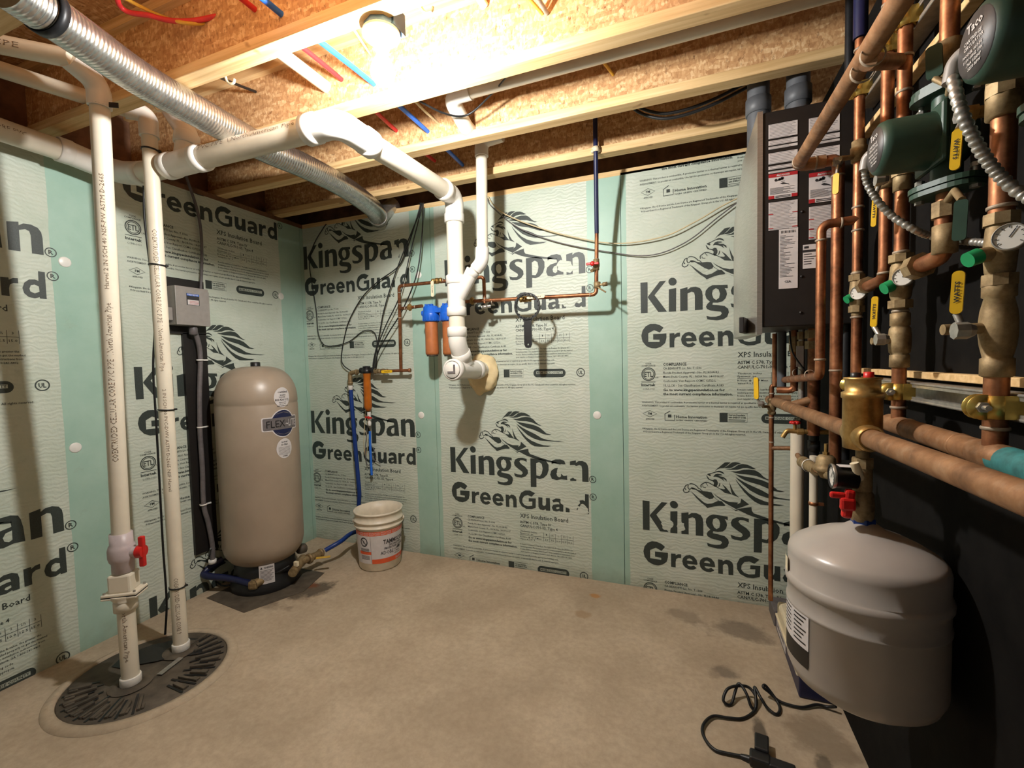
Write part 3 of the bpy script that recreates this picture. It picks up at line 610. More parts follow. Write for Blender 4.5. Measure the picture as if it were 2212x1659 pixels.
c = tag(MB().tube(spline([P(x, y, 1, R2C.y+.05) for x, y in ((252, 365), (285, 382), (308, 372), (312, 470), (327, 600), (334, 690), (331, 800), (337, 905), (345, 1050), (352, 1180), (360, 1300), (358, 1395))]+[Vector((.38, -1.24, .012))]), .0048, 8).build('pump_cord', 'cable'), 'black sump pump cord running down beside the zip-tied white riser', 'cord')
# --- main 3 inch drain
t = thing('drain_pipe', (1.45, -.36, 1.2), 'large white drain pipe under the joists dropping to a cleanout', 'drain pipe')
a0 = Vector((.125, -2.1, 2.27)); a1 = Vector((.135, -1.06, 2.25)); xr = [P(x, y, 2, 2.19) for x, y in ((430, 350), (700, 263))]
YX = -1.25; A = Vector((.24, YX+.02, 2.205)); Bp = Vector((1.36, YX, 2.188)); Cc = Vector((1.462, YX, 2.188))
Dd = Vector((1.462, -1.14, 2.19)); Ee = Vector((1.462, -.42, 2.215)); Ff = Vector((1.455, -.36, 2.14)); G0 = Vector((1.452, -.36, 1.49)); TC = Vector((1.452, -.26, 1.262))
MB().tube([a0, Vector((.125, -1.30, 2.262))], R3, 28).build('wall_run', 'pvc', t)
mb = MB().tube(fillet([Vector((.125, -1.42, 2.265)), Vector((.125, YX+.02, 2.245)), Vector((.33, YX+.015, 2.205))], .09, 8), R3+.006, 28)
hub(mb, Vector((.125, -1.45, 2.2655)), (0, 1, -.02), R3, .05, .006); hub(mb, Vector((.29, YX+.016, 2.21)), (1, 0, -.1), R3, .05, .006); mb.build('elbow', 'pvc_fit', t); mb = MB(); hub(mb, Vector((.125, -1.78, 2.268)), (0, 1, 0), R3, .10, .004); mb.build('coupling', 'pvc_fit', t)
MB().tube([Vector((.32, YX+.012, 2.206)), Bp], R3, 28).build('joist_run', 'pvc', t)
mb = MB().tube([Vector((.50, YX+.01, 2.203)), Vector((.74, YX+.005, 2.198))], R3+.006, 28); hub(mb, Vector((.50, YX+.01, 2.203)), (1, 0, 0), R3, .05, .008); hub(mb, Vector((.70, YX+.006, 2.199)), (1, 0, 0), R3, .045, .008)
w0 = Vector((.61, YX+.01, 2.20)); w1 = P(405, 290, 2, 2.33); w2 = P(372, 240, 2, 2.47); mb.tube(fillet([w0, lerp(w0, w1, .8), w1, w2], .06), R3-.004, 24); hub(mb, lerp(w0, w1, .62), w1-w0, R3-.004, .05, .006); mb.build('wye', 'pvc_fit', t)
mb = MB().tube(fillet([Bp, Vector((1.462, YX, 2.188)), Vector((1.462, -1.08, 2.19))], .085, 10), R3+.006, 28); hub(mb, Vector((1.315, YX, 2.188)), (1, 0, 0), R3, .055, .008); hub(mb, Vector((1.462, -1.11, 2.19)), (0, 1, 0), R3, .055, .008); mb.build('elbow', 'pvc_fit', t)
MB().tube([Vector((1.462, -1.10, 2.19)), Vector((1.462, -.48, 2.212))], R3, 28).build('wall_bound_run', 'pvc', t)
mb = MB().tube(fillet([Vector((1.462, -.47, 2.212)), Vector((1.46, -.36, 2.216)), Vector((1.455, -.36, 2.10))], .085, 10), R3+.006, 28); hub(mb, Vector((1.462, -.50, 2.212)), (0, 1, 0), R3, .05, .008); hub(mb, Vector((1.455, -.36, 2.075)), (0, 0, 1), R3, .05, .008); mb.build('elbow', 'pvc_fit', t)
MB().tube([Vector((1.455, -.36, 2.10)), Vector((1.452, -.36, 1.45))], R3, 28).build('stack', 'pvc', t)
zy = P(985, 640, 1, -.36).z
mb = MB().tube([Vector((1.453, -.36, zy-.09)), Vector((1.453, -.36, zy+.09))], R3+.004, 28); hub(mb, Vector((1.453, -.36, zy+.065)), (0, 0, 1), R3, .05, .008); hub(mb, Vector((1.453, -.36, zy-.11)), (0, 0, 1), R3, .05, .008)
wy = Vector((1.455, -.36, zy-.03)); we = P(1018, 592, 1, -.36); mb.tube([wy, we], R2+.007, 24); hub(mb, we-(we-wy).normalized()*.01, we-wy, R2, .035, .006); mb.build('wye', 'pvc_fit', t)
el = P(1042, 560, 1, -.36); top = P(1040, 315, 1, -.36); q = fillet([we, P(1040, 570, 1, -.36), P(1042, 530, 1, -.36), top], .05, 8)
MB().tube([we, P(1034, 576, 1, -.36)], R2, 24).build('branch_pipe', 'pvc', t)
mb = MB().tube(fillet([P(1028, 582, 1, -.36), P(1041, 566, 1, -.36), P(1042, 535, 1, -.36)], .06, 8), R2+.006, 24); mb.build('branch_elbow', 'pvc_fit', t)
zt2 = top.z; MB().tube([P(1042, 548, 1, -.36), Vector((1.63, -.36, zt2)), Vector((1.63, -.36, 2.46))], R2, 24).build('branch_riser', 'pvc', t)
mb = MB().tube(fillet([Vector((1.63, -.36, 2.40)), Vector((1.63, -.36, 2.48)), Vector((1.75, -.36, 2.49))], .06, 8), R2+.006, 24); mb.build('branch_elbow', 'pvc_fit', t)
mb = MB().tube(fillet([Vector((1.452, -.36, 1.47)), Vector((1.452, -.36, 1.415)), lerp(Vector((1.452, -.36, 1.415)), TC, .75)], .09, 8), R3+.006, 28); hub(mb, Vector((1.452, -.36, 1.45)), (0, 0, 1), R3, .055, .008); dd = TC-Vector((1.452, -.36, 1.415)); hub(mb, lerp(Vector((1.452, -.36, 1.415)), TC, .30), dd, R3, .05, .009); mb.build('elbow', 'pvc_fit', t)
mb = MB().tube([Vector((1.452, -.40, 1.268)), Vector((1.452, -.04, 1.258))], R3+.006, 28); mb.tube([lerp(Vector((1.452, -.36, 1.415)), TC, .5), TC], R3+.004, 24); hub(mb, Vector((1.452, -.43, 1.269)), (0, 1, 0), R3+.004, .045, .009); hub(mb, Vector((1.452, -.15, 1.262)), (0, 1, 0), R3, .05, .011); mb.build('cleanout_tee', 'pvc_fit', t)
mb = MB().lathe([(0, 0), (.044, 0), (.046, .003), (.046, .012)], Vector((1.452, -.437, 1.269)), (0, 1, 0), 32, caps=False)
pl = mb.build('cleanout_plug', 'pvc_fit', t)
q = [(-.024, -.006), (.012, -.006), (.012, .030), (.022, .030), (.022, -.018), (-.024, -.018)]
MB().prism(q, Vector((1.452, -.4372, 1.267)), (1, 0, 0), (0, 0, 1), .004).build('wrench_lug', 'conduit_grey', pl)
mb = MB(); wrap_text(mb, 'PVC PIPE  \\ North American Pipe', Vector((.78, YX, 2.197)), (1, 0, -.015), CAM-Vector((.8, YX, 2.2))+Vector((0, 0, 1.3)), R3+.0006, .52, .019); wrap_text(mb, '3 IN COEXTRUDED CELLULAR CORE PVC', Vector((.125, -1.98, 2.27)), (0, 1, 0), Vector((.9, 0, -.1)), R3+.0006, .42, .016)
wrap_text(mb, TXT, P(1040, 535, 1, -.36), (0, 0, 1), Vector((.45, -.9, 0)), R2+.0006, .40, .014); flush_print(t)
# spray foam blob where the drain leaves through the wall
bm = bmesh.new(); bmesh.ops.create_icosphere(bm, subdivisions=4, radius=1)
cen = W(1043, 808, .005)
for v in bm.verts:
    n_ = noise.noise(v.co*2.1+Vector((3, 1, 0)))*.22+noise.noise(v.co*6)*.05; k = 1+n_
    v.co = cen+Vector((v.co.x*.105*k, v.co.y*.07*k if v.co.y < 0 else v.co.y*.003, v.co.z*.125*k))
bm.verts.index_update(); mb = MB().add([v.co.copy() for v in bm.verts], [[v.index for v in f.verts] for f in bm.faces], True); bm.free()
tag(mb.build('spray_foam_blob', 'sprayfoam'), 'cream blob of spray foam around the drain at the back wall', 'spray foam')
# --- silver duct
pts = [P(x, y, 2, 2.286) for x, y in ((10, -35), (60, 0), (180, 84), (300, 168), (430, 243), (565, 318), (660, 360), (740, 402))]+[Vector((.84, -.27, 2.275)), Vector((.765, -.12, 2.275))]
sp = spline(pts, 6); L_ = [0]
for i in range(1, len(sp)): L_.append(L_[-1]+(sp[i]-sp[i-1]).length)
N = int(L_[-1]/.0031); rs = []
j = 0
for i in range(N+1):
    s_ = L_[-1]*i/N
    while j < len(L_)-2 and L_[j+1] < s_: j += 1
    rs.append(lerp(sp[j], sp[j+1], (s_-L_[j])/(L_[j+1]-L_[j])))
t = thing('flexible_duct', Vector((.9, -.9, 2.22)), 'shiny silver corrugated duct running under the joists', 'air duct')
MB().tube(rs, .055, 28, rf=lambda i: (.0582, .0572, .0560, .0572)[i % 4]).build('hose', 'duct_foil', t)
d0 = (sp[8]-sp[5]).normalized(); mb = MB().lathe([(.061, -.012), (.064, -.012), (.064, .012), (.061, .012)], P(97, 24, 2, 2.286), d0, 32, caps=False); mb.build('clamp', 'black_steel', t)
de = (sp[-1]-sp[-4]).normalized(); mb = MB().lathe([(.0600, -.02), (.063, -.02), (.063, .006), (.060, .012), (.060, .05), (.052, .05)], sp[-1], de, 32); mb.build('end_collar', 'duct_foil', t)
mb = MB().tube(fillet([sp[-1]+de*.04, Vector((.75, -.06, 2.30)), Vector((.80, .02, 2.40))], .05), .05, 24); mb.build('outlet', 'duct_foil', t)
# --- pressure tank
TK = Vector((.243, -.645, 0)); TR = .219
t = thing('pressure_tank', TK, 'tall tan pressure tank on a black stand in the corner', 'pressure tank')
prof = [(0, .125), (.07, .128), (.13, .143), (.18, .175), (.208, .215), (.219, .26), (TR, .30), (TR, .62)]
prof += [(TR+.0005, .70), (TR, .78), (TR, 1.085), (TR-.002, 1.09), (TR-.002, 1.10), (TR, 1.105)]+[(TR*math.cos(a)**.62, 1.11+.205*math.sin(a)) for a in [PI/2*i/10 for i in range(1, 10)]]+[(0, 1.315)]
MB().lathe(prof, TK, (0, 0, 1), 56).build('shell', 'tank_tan', t)
MB().lathe([(.026, 1.31), (.026, 1.337), (.022, 1.34)], TK, (0, 0, 1), 20).build('air_valve_cap', 'black', t)
MB().lathe([(.185, .003), (.190, .03), (.178, .05), (.165, .12), (.160, .19), (.14, .19)], TK, (0, 0, 1), 40).build('stand', 'black', t)
th = math.radians(-4); mb = MB(); rl = TR+.0012
def lab(dst, mat_, loops, z, rr): dst.mat(mat_); wrap_poly(dst, loops, TK, rr, th, z)
def shp(cx, cy, rx, ry, n=26): return [(cx+rx*math.cos(2*PI*i/n), cy+ry*math.sin(2*PI*i/n)) for i in range(n)]
def zpt(py): return P(608, py, 0, .455).z
za, zb_, zc = zpt(858), zpt(914), zpt(969)
mb = MB(); lab(mb, 0, [shp(0, 0, .050, .058)], za, rl); mb.mat(1)
for s_, a_, b_, y, h in (('coastalwell', -.028, .034, .026, .012), ('Quality', -.016, .022, .010, .008), ('WATER', -.022, .020, -.002, .006), ('800-924-1192', -.045, .042, -.020, .013), ('Raymond, NH', -.022, .022, -.031, .005), ('Epping, NH', -.020, .020, -.040, .005), ('www.coastalwell.com', -.034, .034, -.052, .008)): wrap_txt(mb, s_, TK, rl+.0008, th, za, a_, b_, y, h, .02)
mb.build('service_sticker', ['paper', 'text'], t)
mb = MB(); lab(mb, 0, [shp(.0, 0, .078, .082)], zb_, rl); lab(mb, 0, [rrect(-.122, .104, -.040, .040, .01)], zb_, rl+.0003)
lab(mb, 1, [shp(.0, 0, .072, .076)], zb_, rl+.0008); lab(mb, 2, [rrect(-.116, .098, -.034, .034, .008)], zb_, rl+.0014)
mb.mat(3); wrap_txt(mb, 'FLEX', TK, rl+.0022, th, zb_, -.098, .008, -.020, .042); mb.mat(0); wrap_txt(mb, '~LITE', TK, rl+.0022, th, zb_, .013, .090, -.020, .042)
for r_ in (.060, .045):
    for sgn in (1, -1):
        lab(mb, 2, [[(x, sgn*(.040+y)) for x, y in [(-r_, 0), (-r_*.6, .020), (0, .026), (r_*.6, .020), (r_, 0), (r_*.6, .0175), (0, .0235), (-r_*.6, .0175)][::sgn]]], zb_, rl+.0012)
mb.build('logo_sticker', ['paper', 'navy', 'conduit_grey', 'black'], t)
mb = MB(); lab(mb, 0, [shp(0, 0, .050, .058)], zc, rl); mb.mat(1)
for s_, a_, b_, y, h in (('In-Well', -.018, .018, .033, .010), ('Air Filter', -.022, .022, .018, .010), ('coastal', -.016, .016, -.047, .009)): wrap_txt(mb, s_, TK, rl+.0008, th, zc, a_, b_, y, h, .02)
for i in range(7): wrap_poly(mb, [rect(-.038, .038, .006-.0068*i, .0072-.0068*i)], TK, rl+.0008, th, zc)
mb.build('filter_sticker', ['paper', 'text'], t)
mb = MB(); ts = math.radians(-38); wrap_poly(mb, [rect(-.04, .04, 0, .11)], TK, .176, ts, .06); mb.mat(1); wrap_txt(mb, 'WARNING', TK, .1765, ts, .06, -.014, .033, .090, .011, .03); wrap_poly(mb, [[(-.034, .089), (-.020, .089), (-.027, .102)]], TK, .1765, ts, .06)
for i in range(9): wrap_poly(mb, [rect(-.034, .034-(i % 3)*.006, .078-.0075*i, .0805-.0075*i)], TK, .1765, ts, .06)
mb.build('warning_label', ['paper', 'text'], t)
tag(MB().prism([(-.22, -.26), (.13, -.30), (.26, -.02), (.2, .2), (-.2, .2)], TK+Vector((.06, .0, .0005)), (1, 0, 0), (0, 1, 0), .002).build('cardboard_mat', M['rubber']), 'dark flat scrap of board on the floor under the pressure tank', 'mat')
# fittings at the foot of the tank
t = thing('tank_tee', Vector((.50, -.62, .06)), 'dull brass tank tee with gauge and switch at the foot of the tan tank', 'pipe fitting')
fp_ = lambda x, y, z: F(x, y, z)
p0 = fp_(605, 1212, .12); p1 = fp_(660, 1215, .10); p2 = fp_(700, 1195, .10)
MB().cyl(TK+Vector((.12, -.10, .13)), p0, .02).build('tank_nipple', 'brass_dull', t)
mb = MB().cyl(fp_(632, 1238, .09), fp_(655, 1206, .10), .026).cyl(fp_(648, 1215, .10), fp_(690, 1196, .10), .022); hub(mb, fp_(665, 1208, .10), p2-p1, .022, .022, .008); hub(mb, fp_(690, 1196, .10), p2-p1, .020, .02, .006); mb.build('tee_body', 'brass_dull', t)
MB().lathe([(.030, 0), (.034, .012), (.034, .03), (.026, .045), (0, .047)], fp_(652, 1192, .13), (0, 0, 1), 24).build('pressure_gauge', 'rubber', t)
MB().cyl(fp_(635, 1228, .07), fp_(634, 1240, .06), .012).build('drain_cock', 'brass', t)
v = MB().cyl(fp_(600, 1235, .085), fp_(550, 1262, .075), .026, .024).box(fp_(548, 1262, .07), (.05, .05, .05), Matrix.Rotation(.6, 3, 'Z'), .012).build('check_valve', 'brass_dull', t)
MB().box(fp_(640, 1218, .13), (.03, .018, .03), None, .004).build('valve_knob', 'cream', t)
MB().box(fp_(698, 1204, .105), (.085, .022, .006), Matrix.Rotation(.62, 3, 'Z'), .002).build('handle', 'yellow_cable', t)
tag(MB().tube(spline([Vector((.03, -.76, .16)), fp_(440, 1240, .11), fp_(500, 1250, .09), fp_(545, 1262, .075)]), .019, 14).build('supply_hose', 'navy'), 'dark blue pipe coming out of the left wall to the tank tee', 'pipe')
for pts, lb in ((((455, 1185, .3), (452, 1225, .06), (480, 1265, .02), (530, 1250, .05), (590, 1240, .10), (625, 1222, .13)), 'thin black cable looping around the foot of the tan tank'),):
    tag(MB().tube(spline([fp_(*q) for q in pts]), .005, 8).build('cable', 'cable'), lb, 'cable')
# --- pump control box
t = thing('control_box', (.05, -.89, 1.5), 'grey electrical switch box with a red lever on the left wall', 'electrical box')
MB().bx(.0, .018, -1.02, -.773, 1.505, 1.812).bx(0, .018, -.905, -.775, .24, 1.51).build('backboard', 'panel', t)
bx_ = MB().bx(.018, .10, -.985, -.806, 1.548, 1.757, .003).bx(.097, .103, -.987, -.804, 1.548, 1.742, .002).build('enclosure', 'grey_paint', t)
f0 = Vector((.1036, -.985, 1.548)); mb = MB().prism(rect(.055, .124, .110, .173), f0, (0, 1, 0), (0, 0, 1), .0004); mb.mat(1).prism(rect(.057, .122, .161, .172), f0, (0, 1, 0), (0, 0, 1), .0008); mb.mat(2).prism(rect(.060, .120, .112, .139), f0, (0, 1, 0), (0, 0, 1), .0008)
mb.mat(2); put_text(mb, 'SIEMENS', f0+Vector((.0012, .059, .163)), (0, 1, 0), (0, 0, 1), .06, .008, .02); mb.mat(3)
for i in range(3): mb.prism(rect(.070, .118, .116+.007*i, .118+.007*i), f0, (0, 1, 0), (0, 0, 1), .0012)
mb.build('label', ['text', 'blue_bright', 'paper', 'redink'], t)
MB().bx(.03, .075, -1.02, -.986, 1.57, 1.64, .004).build('side_receptacle', 'grey_paint', t)
mb = MB().bx(.06, .07, -.803, -.796, 1.60, 1.70); lv = mb.build('lever', 'black_steel', t)
MB().bx(.056, .074, -.806, -.790, 1.69, 1.745, .004).build('grip', 'red', lv)
cd = spline([Vector((.06, -.875, 1.548))]+[L(x, y, .04) for x, y in ((432, 760), (431, 850), (432, 930), (437, 1010), (440, 1090), (450, 1130), (459, 1180), (459, 1215))])
MB().tube(cd, .013, 14).build('conduit', 'conduit_grey', t); MB().lathe([(.013, -.05), (.021, -.045), (.021, -.01), (.016, 0)], cd[0]+Vector((0, 0, .0)), (0, 0, 1), 18).build('conduit_connector', 'conduit_grey', t)
for x, y in ((432, 778), (433, 923), (439, 1090)):
    q = L(x, y, .018); MB().lathe([(.015, -.004), (.018, -.004), (.018, .004), (.015, .004)], L(x, y, .04), (0, 0, 1), 16, caps=False).box(q+Vector((.004, .028, 0)), (.006, .03, .008)).build('clip', 'white', t)
MB().lathe([(.015, -.012), (.021, -.012), (.021, .012), (.015, .012)], cd[-2], (0, 0, 1), 16).build('coupling', 'white', t)
tag(MB().tube(spline([Vector((.03, -.80, 1.757))]+[L(x, y, .02) for x, y in ((436, 560), (434, 500), (425, 450), (405, 390), (398, 370))], 14), .0075, 10, rf=None).build('armoured_cable', 'conduit_grey'), 'grey armoured cable rising from the switch box up the left wall', 'cable')
# --- bucket
BK = Vector((.755, -.215, 0))
t = thing('paint_bucket', BK, 'white plastic paint bucket with orange label by the back wall', 'bucket')
zt_ = .372; rb, rt = .131, .150; rr_ = lambda z: rb+(rt-rb)*z/zt_
prof = [(.0, .002), (rb-.006, .002), (rb, .010), (rr_(.27), .27), (rr_(.275)+.004, .275), (rr_(.29)+.009, .277), (rr_(.29)+.009, .284), (rr_(.30)+.002, .286), (rr_(.31)+.002, .308), (rr_(.31)+.010, .310), (rr_(.31)+.010, .318), (rr_(.32)+.002, .32), (rr_(.36), .358), (rt+.005, .360), (rt+.005, zt_), (rt-.003, zt_), (rr_(.3)-.004, .30), (rb-.004, .012), (0, .012)]
MB().lathe(prof, BK, (0, 0, 1), 56, caps=False).build('body', 'bucket', t)
th = math.radians(-38)
def conewrap(mb, loops, off):
    D = ([], []); _tess(D, [[(x*1000, y*1000) for x, y in l] for l in loops]); bm = bmesh.new(); vs = [bm.verts.new((x, y, 0)) for x, y in D[0]]
    for f in D[1]:
        try: bm.faces.new([vs[i] for i in f])
        except ValueError: pass
    a, b = min(v.co.x for v in vs), max(v.co.x for v in vs); k = a+.01
    while k < b: bmesh.ops.bisect_plane(bm, geom=bm.verts[:]+bm.edges[:]+bm.faces[:], plane_co=(k, 0, 0), plane_no=(1, 0, 0)); k += .01
    bm.verts.index_update(); o = []
    for v in bm.verts:
        r_ = rr_(v.co.y)+off; a_ = th+v.co.x/.14; o.append(BK+Vector((math.cos(a_)*r_, math.sin(a_)*r_, v.co.y)))
    mb.add(o, [[v.index for v in f.verts] for f in bm.faces], True); bm.free()
def ctxt(mb, s_, x0, x1, y, h, b=.0):
    v, f = text2d(s_, x0, y, x1, h, b, 1); o = []
    for x, z in v:
        r_ = rr_(z)+.0022; a_ = th+x/.14; o.append(BK+Vector((math.cos(a_)*r_, math.sin(a_)*r_, z)))
    mb.add(o, f)
mb = MB(); conewrap(mb, [rect(-.215, .22, .055, .262)], .0010); mb.mat(1)
conewrap(mb, [rect(-.215, .22, .236, .262)], .0015); conewrap(mb, [rect(-.085, .22, .055, .085)], .0015); conewrap(mb, [rect(-.175, -.087, .115, .135)], .0015)
mb.mat(2); ctxt(mb, 'TAMMSCOAT', -.012, .165, .178, .028, .03); ctxt(mb, 'DECORATIVE &', .025, .125, .160, .013, .03); ctxt(mb, 'PROTECTIVE COATING', -.005, .150, .142, .013, .03); ctxt(mb, 'ADOBE', -.03, .055, .110, .024, 0); ctxt(mb, 'Use contents', .062, .12, .124, .009, .02); ctxt(mb, '5 Gallons', .066, .11, .110, .008, .02); ctxt(mb, '(18.9 Liters)', .064, .115, .097, .008, .02)
conewrap(mb, [[(.075, .128), (.10, .142), (.125, .136), (.11, .129)]], .0015); conewrap(mb, [rect(-.0895, -.088, .06, .235)], .0015)
conewrap(mb, [shp(-.135, .195, .027, .030), shp(-.135, .195, .020, .023)], .0015); conewrap(mb, [[(-.15, .208), (-.146, .212), (-.120, .182), (-.124, .178)]], .0018); ctxt(mb, 'A', -.142, -.128, .186, .018, .03)
for i in range(4): conewrap(mb, [rect(-.165, -.10, .150-.006*i, .153-.006*i)], .0015); conewrap(mb, [rect(-.165, -.10, .104-.007*i, .107-.007*i)], .0015)
mb.mat(0); ctxt(mb, 'Euclid', .075, .125, .062, .014, .02)
for i in range(12): conewrap(mb, [rect(-.20+.035*i, -.172+.035*i, .241, .257), rect(-.198+.035*i, -.174+.035*i, .243, .255)], .0018); ctxt(mb, 'Tamms', -.195+.035*i, -.177+.035*i, .246, .006)
mb.build('label', ['paper', 'orange', 'text'], t)
ea = math.radians(-150); mb = MB()
for e_ in (ea, ea+PI): mb.lathe([(.012, 0), (.012, .012)], BK+Vector((math.cos(e_)*.150, math.sin(e_)*.150, .297)), (math.cos(e_), math.sin(e_), 0), 14)
mb.build('handle_ears', 'bucket', t)
hp = []
for i in range(17):
    a_ = PI*i/16; u_ = Vector((math.cos(ea), math.sin(ea), 0)); w_ = Vector((-math.sin(ea), math.cos(ea), 0)); hp.append(BK+u_*.162*math.cos(a_)+w_*.155*math.sin(a_)*.98*(-1)+Vector((0, 0, .297-.13*math.sin(a_))))
hp = [p if (p-BK).to_2d().length > .155 else BK+Vector((*((p-BK).to_2d().normalized()*.157), p.z)) for p in hp]
hp = [Vector((p.x, min(p.y, -.012), p.z)) for p in hp]
MB().tube(hp, .0022, 8).build('handle', 'galv', t)
# foam washers
for i, (q, n_, lb) in enumerate(((W(910, 897), (0, -1, 0), 'round white washer on the back wall just above the bucket and left of the drain'), (W(1290, 897), (0, -1, 0), 'round white washer on the back wall level with the wrench shadow, near the board joint'),
        (W(904, 594), (0, -1, 0), 'faint round white washer behind the black wires above the blue filter'), (L(163, 967), (1, 0, 0), 'round white washer on the left wall left of the two risers, lower one'), (L(140, 566), (1, 0, 0), 'round white washer on the left wall left of the two risers, upper one'), (L(607, 640), (1, 0, 0), 'round white washer on the left wall above the tan tank, near the corner'))):
    tag(MB().lathe([(.0, .003), (.020, .003), (.0235, .001), (.0235, .0)], q, n_, 28, caps=False).build('washer', 'white'), lb, 'washer', 'fastening washers on the foam boards')
# ------------------------------------------------------------------ back wall plumbing
RC = .0105
def rings(mb, p, d, r, gap=.0): mb.lathe([(r, -.003), (r+.0015, -.002), (r+.0015, .002), (r, .003)], p, d, 18, caps=False)
def lever(parent, p, d, n_, ln, w, mat_, txt=None):
    """flat lever handle from p along d, facing n_"""
    d = Vector(d).normalized(); n_ = Vector(n_).normalized(); s_ = n_.cross(d).normalized()
    o = rrect(0, ln, -w/2, w/2, w*.45)
    mb = MB().prism(o, Vector(p), d, s_, .004 if (d.cross(s_)).dot(n_) > 0 else -.004)
    h = mb.build('handle', mat_, parent)
    if txt:
        m2 = MB(); sg = s_ if d.cross(s_).dot(n_) > 0 else -s_; put_text(m2, txt, Vector(p)+n_*.0046+d*ln*.28-sg*w*.18, d, sg, ln*.5, w*.36, .02); m2.build('print', 'text', h)
    return h
D_ = .18
t = thing('water_line', W(1160, 640, D_), 'copper water line with two white-handled valves along the back wall', 'copper pipe')
q1 = W(866, 800, .06); q2 = W(862, 618, D_); q3 = W(1045, 598, D_); q4 = W(1047, 655, D_); m0 = W(864, 667, D_-.03); m1 = W(1288, 636, D_); m2 = W(1289, 500, D_)
MB().tube(fillet([q1, q2, q3, q4], .022), RC, 14).build('bypass_pipe', 'copper', t)
MB().tube([m0, W(912, 661, D_)], RC, 14).build('inlet_pipe', 'copper', t)
MB().tube(fillet([W(1000, 652, D_), m1, m2], .022), RC, 14).build('main_pipe', 'copper', t)
for p_, d_ in ((lerp(q1, q2, .93), q2-q1), (lerp(q2, q3, .07), q3-q2), (lerp(q3, q4, .82), q4-q3), (W(1063, 653, D_), q3-q2), (W(1275, 637, D_), q3-q2), (W(1289, 560, D_), m2-m1), (W(1289, 618, D_), m2-m1), (lerp(q1, q2, .64), q2-q1), (lerp(q1, q2, .80), q2-q1), (W(876, 666, D_), q3-q2), (W(897, 663, D_), q3-q2), (W(958, 606, D_), q3-q2)): mb = MB(); rings(mb, p_, d_, RC); mb.build('solder_joint', 'solder', t)
for p_, d_ in ((W(885, 664, D_), q3-q2), (W(1020, 650, D_), q3-q2)): d_ = Vector(d_).normalized(); MB().lathe([(RC, -.012), (.017, -.010), (.017, -.004), (.023, -.003), (.023, .004), (.017, .005), (.017, .010), (RC, .012)], p_, d_, 8, smooth=False).build('union', 'brass', t)
xd = (q3-q2).normalized()
def ballv(p, d, r, ln, ms='brass'):
    mb = MB(); d = Vector(d).normalized(); mb.lathe([(r*1.1, -ln/2), (r*1.6, -ln/2+.003), (r*1.6, -ln/2+.014), (r*1.25, -ln/2+.016), (r*1.7, -.010), (r*1.75, 0), (r*1.7, .010), (r*1.25, ln/2-.016), (r*1.6, ln/2-.014), (r*1.6, ln/2-.003), (r*1.1, ln/2)], p, d, 14)
    return mb
p_ = W(944, 607, D_); v = ballv(p_, xd, RC, .07).cyl(p_, p_+Vector((0, -.032, 0)), .007).build('valve', 'brass', t); lever(v, p_+Vector((-.012, -.034, -.004)), (.0, 0, -1), (0, -1, 0), .095, .020, 'cream', 'CLOSED')
p_ = W(1135, 646, D_); v = ballv(p_, xd, RC, .07).cyl(p_, p_+Vector((0, -.032, 0)), .007).build('valve', 'brass', t); lever(v, p_+Vector((.02, -.034, .003)), xd, (0, -1, 0), .105, .020, 'cream', 'OPEN')
p_ = W(1288, 572, D_); v = MB().lathe([(RC, -.03), (.016, -.028), (.016, -.015), (.018, -.008), (.018, .008), (.016, .015), (.016, .028), (RC, .03)], p_, m2-m1, 14).cyl(p_, p_+Vector((-.012, -.035, -.004)), .008).cyl(p_+Vector((0, 0, -.022)), p_+Vector((-.02, -.03, -.035)), .009).build('stop_valve', 'brass_dull', t)
MB().box(p_+Vector((-.013, -.037, 0)), (.066, .012, .014), None, .004).ball(p_+Vector((-.013, -.04, 0)), .013, (1, .6, 1), 12).build('handle', 'red', v)
p_ = W(1290, 616, D_); v = MB().lathe([(RC, -.018), (.018, -.016), (.018, .016), (RC, .018)], p_, m2-m1, 12).cyl(p_, p_+xd*.05+Vector((0, -.01, .0)), .006).lathe([(.006, .03), (.011, .032), (.011, .055), (0, .056)], p_, xd+Vector((0, -.2, 0)), 12).cyl(p_+Vector((0, -.01, -.01)), p_+Vector((.05, -.03, -.045)), .004).build('bleeder', 'brass_dull', t)
mb = MB().ball(W(1047, 663, D_), .02, (1, .7, .6), 12).cyl(W(1040, 664, D_), W(1060, 661, D_-.02), .010); mb.build('grounding_clamp', 'galv', t)
tag(MB().tube(spline([m2+Vector((0, 0, -.01)), P(1288, 420, 1, -.215), P(1287, 335, 1, -.264), P(1286, 290, 1, -.266), P(1285.5, 240, 1, -.266), P(1285, 200, 1, -.266)], 8), .0115, 14).build('blue_riser', 'navy'), 'dark blue pipe rising from the red-handled valve past a joist', 'pipe')
c_ = P(1287, 323, 1, -.252); tag(MB().box(c_+Vector((0, .003, .01)), (.042, .010, .012), None, .002).box(c_+Vector((0, -.0, -.008)), (.046, .014, .012), None, .002).lathe([(.013, -.012), (.017, -.012), (.017, .012), (.013, .012)], P(1287, 323, 1, -.265), (0, 0, 1), 16, caps=False).build('pipe_clip', 'cream'), 'cream clip holding the blue pipe to the rear joist', 'pipe clip')
